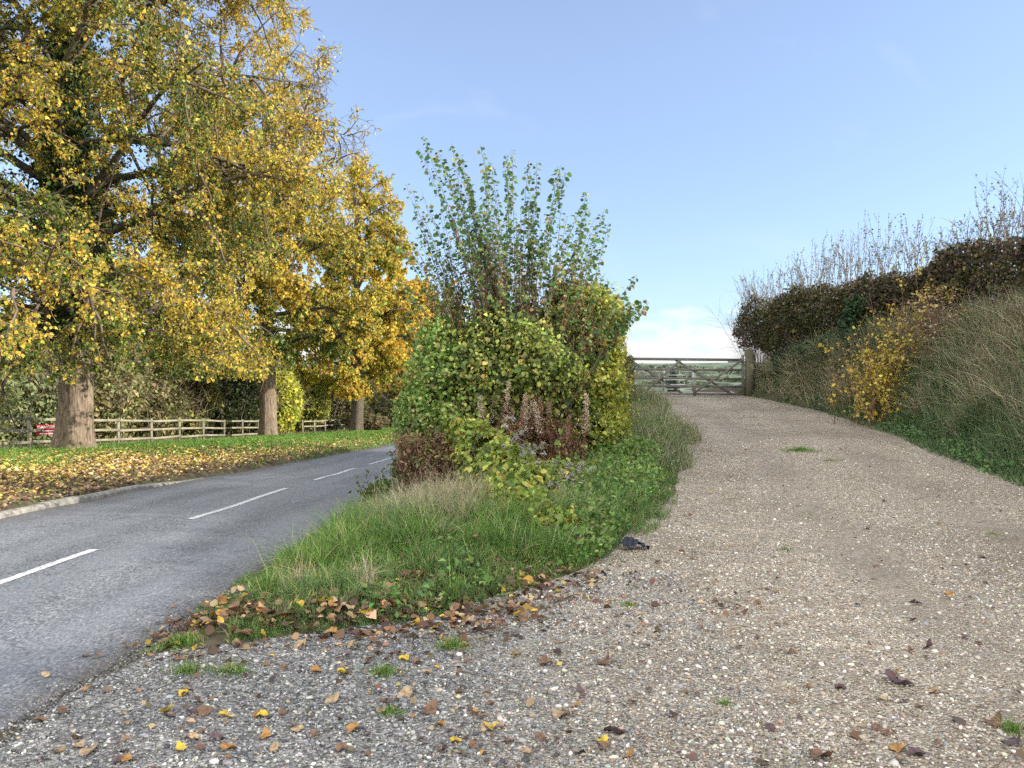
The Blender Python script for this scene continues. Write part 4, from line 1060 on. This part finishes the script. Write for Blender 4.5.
Pa, Ta, ix = along(PS, 34, .25, 1.0); Pa2, Ta2, _ = along(PS[lead], 58, .4, 1.0); Pa = np.concatenate([Pa, Pa2]); Ta = np.concatenate([Ta, Ta2]); Pb, Tb, _ = along(P2, 4, .1, 1.0)
P = np.concatenate([Pa, Pb]); T = np.concatenate([Ta, Tb]); nk = len(P)
D = rdir(nk); D = D - T * (D * T).sum(1, keepdims=True) * .8; D[:, 2] -= .25; D = unit(D)
Pl = P + D * .018
Nn = rdir(nk) * .6; Nn[:, 2] += .55
cc = pal(nk, [(3, (.11, .21, .065)), (2, (.16, .26, .08)), (1.5, (.085, .165, .06)), (1, (.30, .34, .09)), (.25, (.40, .28, .11))], .22, .07)
lowz = (P[:, 2] < 3.4) & (R.uniform(0, 1, nk) < .2); cc[lowz] = pal(int(lowz.sum()), [(2, (.38, .27, .12)), (2, (.30, .28, .09)), (1, (.25, .12, .07))], .2, .07)
V, F, C = leaves(Pl, D, Nn, .060 * np.exp(R.normal(0, .25, nk)), .85, cc, LEAF6); build('leaves', V, F, C, M_BUSHLEAF, t)

GL = [(3, (.14, .20, .035)), (2, (.22, .27, .05)), (1.5, (.075, .12, .03)), (1, (.36, .34, .07))]
def blob(name, label, cat, blobs, palette, lsz, mat, twig=BROWN, gap=.2, clump=1.6, nst=30, leafw=.8, tmpl=LEAF6, down=.45, sprig=110):
    """a rambling plant whose foliage hangs over several overlapping humps: (cx,cy,cz,rx,ry,rz,n)"""
    cx, cy = blobs[0][0], blobs[0][1]; z0 = Z1(cx, cy); t = thing(name, label, cat, (cx, cy, z0))
    Ps, Ns, st = [], [], []
    for (x, y, z, rx, ry, rz, n) in blobs:
        m_ = int(n * 1.8); q_ = rdir(m_); rr = R.uniform(.35, 1.12, m_) ** .5
        P = np.array([x, y, z]) + q_ * rr[:, None] * np.array([rx, ry, rz])
        P += np.stack([noise(P, 2.3), noise(P + 7, 2.3), noise(P + 15, 2.3)], -1) * .30 * min(rx, rz)
        cl = noise(P, clump * 2.2) * .6 + noise(P + 11, clump * 6.) * .5
        k = (cl > -gap - .3 + gap * 1.6 * R.uniform(0, 1, m_)) & (P[:, 2] > Z(P[:, 0], P[:, 1]) + .01)
        P = P[k][:n]; Ps.append(P); Ns.append(unit(P - np.array([x, y, z - .3 * rz])))
        s = np.stack([x + R.normal(0, rx * .3, nst), y + R.normal(0, ry * .3, nst), np.zeros(nst)], -1); s[:, 2] = np.maximum(Z(s[:, 0], s[:, 1]), z - rz) - .03
        tgt = np.array([x, y, z]) + rdir(nst) * np.array([rx, ry, rz]) * .75
        dd = tgt - s; st.append(grow(s, dd, np.linalg.norm(dd, axis=1), 7, .10))
    V, F, C = twig_tubes(np.concatenate(st), .009, .003, 4, twig); build('stems', V, F, C, M_TWIG, t)
    P = np.concatenate(Ps); Nn = np.concatenate(Ns); nk = len(P)
    D = rdir(nk); D[:, 2] -= down; Nn = Nn + R.normal(0, .5, (nk, 3)); Nn[:, 2] += .35
    C = palette(P) if callable(palette) else pal(nk, palette, .24, .08)
    prt = [leaves(P, D, Nn, lsz * np.exp(R.normal(0, .28, nk)), leafw, C, tmpl)]
    if sprig:
        ks = R.choice(nk, sprig); d0 = Nn[ks] * .7 + rdir(sprig) * .5; d0[:, 2] += .5
        PG = grow(P[ks] - unit(d0) * .05, d0, R.uniform(.12, .48, sprig), 6, .14, .03)
        V, F = tubes(PG, np.broadcast_to(np.linspace(.003, .0012, 6)[None], PG.shape[:2]), 3); build('sprays', V, F, pal(len(V), twig, .1, .03), M_TWIG, t)
        pg, tg, _ = along(PG, 9, .15, 1.0); m2 = len(pg); dg_ = rdir(m2); dg_[:, 2] -= .3
        prt.append(leaves(pg, dg_, rdir(m2) + [0, 0, .5], lsz * .85 * np.exp(R.normal(0, .25, m2)), leafw, palette(pg) if callable(palette) else pal(m2, palette, .24, .08), tmpl))
    V, F, C = cat_parts(prt); build('foliage', V, F, C, mat, t)
    return t
blob('ivy_thicket', 'dark ivy thicket with yellow green edges wrapped round the middle of the tall bush', 'ivy',
     [(-.35, 11.3, 1.75, .75, .75, .95, 7000), (.35, 11.2, 1.85, .75, .7, .85, 5000), (.05, 11.6, 2.35, .9, .8, .5, 3200), (.15, 11.2, 1.0, .9, .6, .6, 3000)],
     [(3, (.12, .17, .045)), (1.6, (.055, .08, .03)), (2.6, (.26, .32, .07)), (2.3, (.44, .46, .11)), (.4, (.47, .32, .10))], .058, M_BUSHLEAF, gap=.62, sprig=200)
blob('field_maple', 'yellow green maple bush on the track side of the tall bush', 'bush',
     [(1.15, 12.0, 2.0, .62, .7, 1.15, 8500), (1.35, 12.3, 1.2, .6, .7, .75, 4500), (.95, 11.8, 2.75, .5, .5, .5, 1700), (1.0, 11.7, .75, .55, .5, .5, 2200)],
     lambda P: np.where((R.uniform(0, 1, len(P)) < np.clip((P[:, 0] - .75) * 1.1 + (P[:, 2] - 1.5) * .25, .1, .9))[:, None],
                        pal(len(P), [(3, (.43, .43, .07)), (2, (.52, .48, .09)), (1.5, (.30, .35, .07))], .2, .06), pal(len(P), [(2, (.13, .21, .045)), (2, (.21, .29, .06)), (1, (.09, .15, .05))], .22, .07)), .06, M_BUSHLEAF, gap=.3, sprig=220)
blob('hop_creeper', 'green creeper hanging down the lane side of the tall bush', 'creeper',
     [(-1.1, 11.2, 1.85, .42, .55, .75, 4600), (-1.2, 11.0, 1.1, .42, .5, .6, 3900), (-.85, 10.7, .85, .38, .45, .55, 2600), (-1.3, 11.2, .5, .35, .5, .4, 1200)],
     [(2, (.17, .29, .065)), (2, (.24, .36, .08)), (1.5, (.37, .43, .12)), (1, (.10, .18, .05)), (.5, (.48, .42, .19))], .052, M_BUSHLEAF, gap=.42, sprig=180)
blob('bramble_mound', 'yellow green bramble mound sprawling down to the grass at the bush foot', 'bramble',
     [(-.42, 9.9, .62, .42, .5, .42, 2600), (-.1, 9.2, .48, .42, .5, .40, 2800), (.18, 8.6, .34, .45, .5, .36, 2800), (.55, 9.0, .34, .45, .6, .34, 2200), (.12, 7.9, .28, .42, .45, .30, 2000), (.32, 7.2, .2, .34, .4, .24, 1300), (-.62, 10.2, .85, .3, .4, .3, 1100)],
     [(2.4, (.22, .31, .06)), (2, (.36, .40, .08)), (1.2, (.12, .19, .045)), (1, (.52, .48, .10)), (.12, (.32, .14, .06))], .06, M_BUSHLEAF, gap=.28)
blob('nettle_patch', 'low green weeds spreading from the bramble to the gravel edge', 'weeds',
     [(1.0, 9.4, .38, .7, 1.2, .26, 4600), (1.5, 10.6, .42, .55, 1.0, .26, 2600), (.75, 8.0, .28, .5, .8, .2, 2600), (1.9, 12.2, .48, .5, 1.2, .3, 2200), (.55, 6.9, .2, .35, .5, .14, 1100)],
     [(3, (.15, .26, .055)), (2, (.22, .33, .08)), (1, (.32, .38, .13)), (1, (.09, .17, .05))], .046, M_BUSHLEAF, gap=.35, leafw=.6)
blob('ivy_patch', 'low green ivy trailing onto the lane edge beside the bush', 'ivy',
     [(-1.75, 10.6, .12, .22, .8, .18, 1100), (-1.6, 11.6, .3, .3, .6, .3, 1000)], [(2, (.09, .15, .04)), (1, (.17, .22, .06)), (1, (.05, .09, .03))], .055, M_BUSHLEAF, gap=.2)
blob('dead_shrub', 'rust brown dead bracken patch on the lane side of the bush foot', 'dead plant',
     [(-1.15, 10.3, .55, .45, .5, .45, 800), (-.95, 10.0, .38, .5, .4, .38, 650), (-.9, 10.5, .85, .3, .3, .3, 500), (-1.35, 10.1, .75, .22, .3, .25, 350)], [(2, (.19, .10, .06)), (2, (.27, .155, .09)), (1.4, (.36, .25, .15)), (1, (.12, .065, .04)), (1.2, (.20, .24, .07))], .055, M_BUSHLEAF,
     [(1, (.22, .13, .09)), (1, (.14, .08, .06))], gap=.7, nst=110, leafw=.42)
blob('dead_shrub', 'rust brown withered patch under the maple beside a pale dry stalk', 'dead plant',
     [(.62, 10.7, .6, .32, .3, .42, 700)], [(2, (.17, .075, .05)), (1, (.25, .14, .08)), (1, (.11, .055, .035))], .04, M_BUSHLEAF, [(1, (.22, .13, .09))], gap=.3, nst=70, leafw=.5)
# clematis seed heads
t = thing('clematis_vine', 'grey fluffy clematis seed heads strung over the bramble mound', 'climber', (.3, 9.1, Z1(.3, 9.1)))
lin = np.array([(-.12, 9.5, 1.10), (.10, 9.1, .95), (.32, 8.8, .80), (.50, 8.6, .66), (.72, 8.6, .56), (.38, 8.2, .62)])
nf = 75; u = R.uniform(0, 5, nf); i0 = u.astype(int); c0 = lin[i0] * (1 - (u - i0))[:, None] + lin[i0 + 1 if False else np.minimum(i0 + 1, 5)] * (u - i0)[:, None] + R.normal(0, .13, (nf, 3)); c0[:, 2] -= .05
m_ = nf * 34; cc0 = np.repeat(c0, 34, 0); D = rdir(m_)
V, F, C = leaves(cc0, D, rdir(m_), R.uniform(.025, .055, m_), .12, pal(m_, [(1, (.55, .53, .49)), (1, (.42, .40, .36))], .12, .03)); build('seed_heads', V, F, C, M_GRASS, t)
V, F = tubes(lin[None], np.full((1, 6), .004), 4); build('vine', V, F, pal(len(V), BROWN), M_TWIG, t)

# dried willowherb stalks, one plant each
def stalk(x, y, h, seed, pale, label, group):
    z0 = Z1(x, y); t = thing('willowherb_plant', label, 'dry plant', (x, y, z0), group=group)
    P = grow(np.array([[x, y, z0 - .03]]), np.array([[R.normal(0, .13), R.normal(0, .08), 1]]), np.array([h]), 12, .05)
    V, F, C = twig_tubes(P, .0065, .003, 5, [(1, (.28, .17, .11)), (1, (.20, .11, .075))]); build('stem', V, F, C, M_TWIG, t)
    n = 110; p, T, _ = along(P, n, .25, .8); D = rdir(n); D[:, 2] -= .9; 
    V, F, C = leaves(p + R.normal(0, .012, (n, 3)), D, rdir(n), R.uniform(.04, .09, n), .22, pal(n, [(2, (.19, .085, .055)), (1, (.28, .15, .09)), (1, (.13, .06, .045))], .2, .05)); build('withered_leaves', V, F, C, M_BUSHLEAF, t)
    n = int(R.integers(150, 360)); p, T, _ = along(P, n, .58, 1.0); tt_ = np.tile(np.linspace(0, 1, n), 1); p += R.normal(0, 1, (n, 3)) * (R.uniform(.022, .05) * (1.08 - tt_) * (.6 + .5 * np.sin(tt_ * 14 + seed) ** 2))[:, None]; D = rdir(n); D[:, 2] += .25
    V, F, C = leaves(p, D, rdir(n), R.uniform(.03, .06, n), .3, pal(n, [(2, (.62, .50, .38)), (1, (.50, .38, .28)), (1, (.70, .60, .48))] if pale else [(2, (.36, .24, .16)), (1, (.28, .17, .11))], .15, .04)); build('seed_sprays', V, F, C, M_GRASS, t)
for i, (px, ptop) in enumerate([(484, 381), (490, 393), (500, 378), (506, 392), (515, 380), (520, 395), (527, 392), (537, 396), (543, 392), (548, 398)]):
    Yp = 10.45 + R.uniform(-.15, .2); x = (px - 512) / 769 * Yp; ztop = 1.6 + (384 - ptop) / 769 * Yp
    stalk(x, Yp, ztop - Z1(x, Yp), i, i not in (3, 7), 'dried willowherb stalk with pale fluffy head in front of the ivy' if i not in (3, 7) else 'dried willowherb stalk with browner head among the pale ones', 'dried willowherb stalks')
for i in range(13):
    Yp = 10.45 + R.uniform(-.15, .3); x = R.uniform(-.45, .65)
    stalk(x, Yp, R.uniform(.8, 1.25), i, False, 'shorter rust brown willowherb stalk in front of the ivy', 'shorter willowherb stalks')
stalk(.92, 10.4, 1.15, 3, True, 'lone grey dry stalk in front of the maple bush', None)

# hedge running back from the bush to the gate
def hedge_row(name, label, line, y0, y1, zlo, zhi, wd, n, palette, lsz, mat, nst, parent_loc, gapn=.35):
    t = thing(name, label, 'hedge', parent_loc)
    y = R.uniform(y0, y1, n); x = line(y)
    lo, hi = zlo(y), zhi(y)
    v = R.uniform(0, 1, n); q_ = R.uniform(-1, 1, n); shell = R.uniform(0, 1, n) < .7
    sgn = np.sign(q_); q_ = np.where(shell, sgn * np.sqrt(1 - .7 * np.abs(2 * v - 1) ** 4) * R.uniform(.75, 1.0, n), q_ * .8)
    P = np.stack([x + q_ * wd, y, lo + (hi - lo) * v], -1)
    P += np.stack([noise(P, 1.4) * .26 + noise(P + 2, 4.) * .10, noise(P + 5, 1.4) * .14, noise(P + 9, 1.2) * .20 + noise(P + 3, 4) * .10], -1) + R.normal(0, .05, P.shape)
    cl = noise(P, 1.7) * .6 + noise(P + 13, 5.) * .5
    gv = gapn - (.24 * ss((21 - P[:, 1]) / 2) + .35 * ss((.42 - v) / .42) if wd < .66 else 0)
    P = P[cl > -gv + .5 * R.uniform(-1, 1, n)]; nk = len(P)
    D = rdir(nk); D[:, 2] -= .2; Nn = rdir(nk); Nn[:, 2] += .4; Nn[:, 0] += .3 * np.sign(P[:, 0] - line(P[:, 1]))
    C = palette(P) if callable(palette) else pal(nk, palette, .28, .08)
    V, F, C = leaves(P, D, Nn, lsz * np.exp(R.normal(0, .28, nk)), .75, C); build('foliage', V, F, C, mat, t)
    ys = R.uniform(y0, y1, nst); xs = line(ys) + R.normal(0, wd * .3, nst); s = np.stack([xs, ys, Z(xs, ys) - .05], -1)
    P1 = grow(s, np.stack([R.normal(0, .08, nst), R.normal(0, .12, nst), np.ones(nst)], -1), (zhi(ys) - s[:, 2]) * R.uniform(.5, .72, nst), 8, .09)
    s2, d2, _, t2 = spawn(P1, 12, .25, 1, .8, .1); P2 = grow(s2, d2, R.uniform(.3, .8, len(t2)), 6, .18)
    V, F, C = cat_parts([twig_tubes(P1, .024, .008, 5, [(1, (.12, .095, .08)), (1, (.18, .15, .13))]), twig_tubes(P2, .007, .003, 3, [(1, (.13, .09, .08)), (1, (.17, .13, .11))])])
    build('stems', V, F, C, M_TWIG, t)
    ks = R.choice(nk, min(2600, nk)); d0 = rdir(len(ks)); d0[:, 2] += .35; PG = grow(P[ks], d0, R.uniform(.12, .42, len(ks)), 5, .16)
    V, F, C = twig_tubes(PG, .0042, .002, 3, [(1, (.15, .11, .10)), (1, (.24, .19, .17))]); build('side_twigs', V, F, C, M_TWIG, t)
    return t
hedge_row('hedge', 'green hedge running back from the tall bush to the shut end of the gate', lambda y: np.interp(y, [12.5, 27], [1.0, 3.3]), 12.8, 27, lambda y: Z(np.interp(y, [12.5, 27], [1.0, 3.3]), y) + .1, lambda y: np.interp(y, [12, 16, 27], [2.9, 2.6, 2.35]),
          .7, 16000, [(2, (.12, .15, .04)), (1, (.22, .23, .06)), (1, (.07, .09, .03)), (.6, (.28, .19, .09))], .085, M_HEDGE, 60, (1.0, 12.8, Z1(1.0, 12.8)))

# ------------------------------------------------------------------ dark hedge on the bank
def hz_top(y): return 4.40 + .10 * np.sin(y * .9) + .08 * np.sin(y * 2.3 + 1) + .06 * np.sin(y * 5.7)
def hz_low(y): return np.where(y > 20.5, np.interp(y, [20.5, 22, 28], [3.0, 2.8, 2.65]), 3.08 + .18 * np.sin(y * 1.7) + .12 * np.sin(y * 4.1)) - .8 * ss((13.5 - y) / 2)
def hpal(P):
    n = len(P); g = noise(P, .7) * .5 + noise(P + 17, 2.0) * .4
    a = pal(n, [(3, (.065, .045, .042)), (2, (.10, .068, .055)), (1.4, (.065, .07, .035)), (1.1, (.20, .14, .085)), (.5, (.27, .20, .09))], .3, .08)
    b_ = pal(n, [(2, (.075, .085, .03)), (1, (.12, .12, .04)), (1, (.05, .055, .022))], .28, .08)
    return np.where((R.uniform(0, 1, n) < np.clip(.35 + g * .6 + .25 * (P[:, 1] > 21), 0.05, .9))[:, None], b_, a)
ht = hedge_row('hawthorn_hedge', 'long dark clipped hawthorn hedge with bare shoots along the top of the bank', hx, -4, 28.6, hz_low, hz_top, .64, 150000, hpal, .078, M_HEDGE, 300, (10.2, 14.0, Z1(10.2, 14.0)), .62)
nsh = 680
ys = 6.5 * (29 / 6.5) ** R.uniform(0, 1, nsh); tallness = .55 + .45 * np.clip(noise(np.stack([ys, ys * 0], -1), 1.6), -.7, 1.2) + .45 * ss((16.5 - ys) / 2.) + .5 * ss((ys - 17) / 3)
s = np.stack([hx(ys) + R.normal(0, .3, nsh), ys, hz_top(ys) - .35], -1)
d = np.stack([R.normal(0, .14, nsh), R.normal(0, .22, nsh), np.ones(nsh)], -1)
endy = ys > 26.5; d[endy, 0] -= R.uniform(0, .5, int(endy.sum())); d[endy, 1] += .1
P1 = grow(s, d, np.clip(.40 + tallness * R.uniform(.35, 1.2, nsh), .3, 1.9) + .2, 9, .05)
s2, d2, _, t2 = spawn(P1, 3, .3, .95, .6, .35); P2 = grow(s2, d2, R.uniform(.12, .4, len(t2)), 5, .12)
V, F, C = cat_parts([twig_tubes(P1, .0075, .0025, 4, [(1, (.15, .11, .10)), (1, (.20, .15, .13))]), twig_tubes(P2, .004, .002, 3, [(1, (.16, .11, .10))])]); build('shoots', V, F, C, M_TWIG, ht)
Pa, Ta, _ = along(P1, 11, .3, 1.0); Pb, _, _ = along(P2, 4, .2, 1.0); P = np.concatenate([Pa, Pb]); P = P[noise(P, 1.5) > -.45]; nk = len(P); D = rdir(nk); 
V, F, C = leaves(P, D, rdir(nk), .045 * np.exp(R.normal(0, .25, nk)), .7, pal(nk, [(3, (.17, .22, .12)), (1.2, (.17, .12, .09)), (1, (.26, .23, .11))], .25, .08)); build('shoot_leaves', V, F, C, M_HEDGE, ht)

# end-of-hedge twigs leaning towards the gate
shrub('thorn_bush', 'thin bare thorn bush leaning out of the hedge end above the gate post', 'bush', (8.75, 27.6), (.75, .6), 3.6, 46, 500, .05, [(2, (.11, .09, .05)), (1, (.18, .14, .06))], M_HEDGE, [(1, (.16, .12, .11))], tr=.009, twign=9, low=.4)
blob('bramble_bush', 'dark blue green bramble under the far end of the hedge', 'bramble',
     [(9.15, 23.4, 2.45, .6, 1.0, .55, 3600), (8.95, 25.2, 2.25, .45, .8, .45, 1800), (9.2, 22.0, 2.6, .5, .8, .5, 1800)], [(3, (.045, .085, .04)), (2, (.065, .115, .05)), (1, (.10, .15, .06))], .085, M_HEDGE, gap=.2)
blob('holly_bush', 'dark green holly growing up through the hedge behind the yellow shrub', 'bush',
     [(9.15, 20.2, 2.9, .5, .7, .95, 3600)], [(3, (.035, .075, .035)), (1, (.06, .11, .05))], .075, M_HEDGE, gap=.25)

# yellow shrub at the track side
yx, yy = 8.35, 17.3; z0 = Z1(yx, yy)
t = thing('yellow_shrub', 'bright yellow leaved shrub of thin upright stems beside the track bank', 'shrub', (yx, yy, z0))
ns = 80
s = np.stack([yx + R.normal(.12, .36, ns), yy + R.normal(0, .4, ns), np.zeros(ns)], -1); s[:, 2] = Z(s[:, 0], s[:, 1]) - .03
P1 = grow(s, np.stack([R.normal(.10, .30, ns), R.normal(-.05, .26, ns), np.ones(ns)], -1), R.uniform(.9, 2.45, ns), 11, .06, .01)
s2, d2, _, t2 = spawn(P1, 6, .2, .95, .6, .3); P2 = grow(s2, d2, R.uniform(.2, .55, len(t2)), 5, .1)
V, F, C = cat_parts([twig_tubes(P1, .009, .003, 4, [(1, (.20, .12, .09)), (1, (.26, .18, .13))]), twig_tubes(P2, .004, .002, 3, [(1, (.24, .15, .11))])]); build('stems', V, F, C, M_TWIG, t)
Pa, Ta, _ = along(P1, 14, .12, 1.0); Pb, _, _ = along(P2, 6, .2, 1.0); P = np.concatenate([Pa, Pb]); keep = noise(P, 2.2) + .3 > R.uniform(-.6, .9, len(P)); P = P[keep]; nk = len(P)
D = rdir(nk); D[:, 2] -= .3
isx = R.uniform(0, 1, nk) < .80
V, F, C = leaves(P, D, rdir(nk) + [0, 0, .5], .066 * np.exp(R.normal(0, .25, nk)), .75, np.where(isx[:, None], pal(nk, [(3, (.74, .57, .08)), (2, (.70, .56, .12)), (.6, (.58, .36, .06))], .15, .04), pal(nk, [(1, (.20, .21, .06)), (1, (.34, .20, .09))], .2, .06)), LEAF6); build('leaves', V, F, C, M_BUSHLEAF, t)
shrub('dogwood_shrub', 'pinkish brown twiggy shrub thinning out on the bank by the yellow one', 'shrub', (9.1, 16.4), (.8, 1.0), 1.45, 90, 620, .05, [(2, (.50, .36, .20)), (1, (.56, .44, .20)), (1, (.32, .22, .15))], M_BUSHLEAF, [(2, (.27, .17, .14)), (1, (.20, .12, .10))], tr=.008, twign=7)

# ------------------------------------------------------------------ light, sky, camera
EL, AZ = math.radians(18.0), math.radians(98)     # azimuth clockwise from the view direction (+Y)
sd = Vector((math.sin(AZ) * math.cos(EL), math.cos(AZ) * math.cos(EL), math.sin(EL)))
li = bpy.data.lights.new('sun', 'SUN'); li.energy = 3.9; li.angle = math.radians(.6); li.color = (1.0, .93, .82)
lo = bpy.data.objects.new('sun', li); COL.objects.link(lo); lo.rotation_euler = sd.to_track_quat('Z', 'Y').to_euler(); lo.location = sd * 60
w = bpy.data.worlds.new('World'); scene.world = w; w.use_nodes = True; nt = w.node_tree; nt.nodes.clear()
ou = N(nt, 'ShaderNodeOutputWorld'); bg = N(nt, 'ShaderNodeBackground'); bg.inputs[1].default_value = .15
sk = N(nt, 'ShaderNodeTexSky'); sk.sky_type = 'NISHITA'; sk.sun_disc = False; sk.sun_elevation = EL; sk.sun_rotation = AZ; sk.air_density = 1.0; sk.dust_density = .2; sk.ozone_density = 3.2
tc = N(nt, 'ShaderNodeTexCoord'); sx = N(nt, 'ShaderNodeSeparateXYZ'); nt.links.new(tc.outputs['Generated'], sx.inputs[0])
mp = N(nt, 'ShaderNodeMapping'); mp.inputs['Scale'].default_value = (1.0, 1.0, 2.6); nt.links.new(tc.outputs['Generated'], mp.inputs[0])
n1 = N(nt, 'ShaderNodeTexNoise', i_Scale=10.0, i_Detail=8.0, i_Roughness=.55); nt.links.new(mp.outputs[0], n1.inputs['Vector'])
band = ramp(nt, sx.outputs[2], [(.0, (1, 1, 1)), (.055, (.97, .97, .97)), (.085, (.68, .68, .68)), (.12, (0, 0, 0))])
am = N(nt, 'ShaderNodeMath', operation='ADD'); nt.links.new(n1.outputs[0], am.inputs[0])
bm_ = N(nt, 'ShaderNodeMath', operation='MULTIPLY_ADD'); bm_.inputs[1].default_value = .5; bm_.inputs[2].default_value = -.5; nt.links.new(band, bm_.inputs[0]); nt.links.new(bm_.outputs[0], am.inputs[1])
cl = ramp(nt, am.outputs[0], [(.36, (0, 0, 0)), (.44, (.55, .55, .55)), (.53, (1, 1, 1))])
hor = ramp(nt, sx.outputs[2], [(.0, (.62, .66, .76)), (.16, (.84, .82, .90)), (.38, (1.0, .94, .98))])
veil = mix(nt, .14, mix(nt, 1.0, sk.outputs[0], hor, 'MULTIPLY'), (4.2, 4.2, 4.3))
sky = mix(nt, cl, veil, (3.5, 3.5, 3.55))
mw_ = N(nt, 'ShaderNodeMapping'); mw_.inputs['Scale'].default_value = (1.2, 5.0, 2.2); mw_.inputs['Rotation'].default_value = (.3, .5, .9); nt.links.new(tc.outputs['Generated'], mw_.inputs[0])
nw = N(nt, 'ShaderNodeTexNoise', i_Scale=3.0, i_Detail=7.0, i_Roughness=.6, i_Distortion=.6); nt.links.new(mw_.outputs[0], nw.inputs['Vector'])
sky = mix(nt, ramp(nt, nw.outputs[0], [(.56, (0, 0, 0)), (.78, (.16, .16, .16))]), sky, (3.6, 3.6, 3.7))
# unseen bright cloud added behind the camera and overhead to fill the shade
n2 = N(nt, 'ShaderNodeTexNoise', i_Scale=2.2, i_Detail=6.0, i_Roughness=.55); nt.links.new(tc.outputs['Generated'], n2.inputs['Vector'])
m1 = N(nt, 'ShaderNodeMapRange', interpolation_type='SMOOTHSTEP'); m1.inputs[1].default_value = .45; m1.inputs[2].default_value = -.15; nt.links.new(sx.outputs[1], m1.inputs[0])
m2 = N(nt, 'ShaderNodeMapRange'); m2.inputs[1].default_value = .34; m2.inputs[2].default_value = .52; nt.links.new(n2.outputs[0], m2.inputs[0])
m3 = N(nt, 'ShaderNodeMath', operation='MULTIPLY'); nt.links.new(m1.outputs[0], m3.inputs[0]); nt.links.new(m2.outputs[0], m3.inputs[1])
sky = mix(nt, m3.outputs[0], sky, (9.3, 9.25, 8.8))
nt.links.new(sky, bg.inputs[0]); nt.links.new(bg.outputs[0], ou.inputs[0])

cam = bpy.data.cameras.new('camera'); cam.lens = 36 * 769 / 1024; cam.sensor_width = 36; cam.clip_end = 6000; cam.clip_start = .05
co = bpy.data.objects.new('camera', cam); COL.objects.link(co); co.location = (0, 0, 1.6); co.rotation_euler = (math.pi / 2, 0, 0)
scene.camera = co
scene.render.resolution_x, scene.render.resolution_y = 1024, 768
vs = scene.view_settings; vs.view_transform = 'Standard'; vs.look = 'None'; vs.gamma = 1; vs.use_curve_mapping = False; vs.exposure = 1.0
cy = scene.cycles; cy.max_bounces = 9; cy.diffuse_bounces = 6; cy.glossy_bounces = 2; cy.transmission_bounces = 6; cy.transparent_max_bounces = 4
cy.use_denoising = False; cy.caustics_reflective = False; cy.caustics_refractive = False
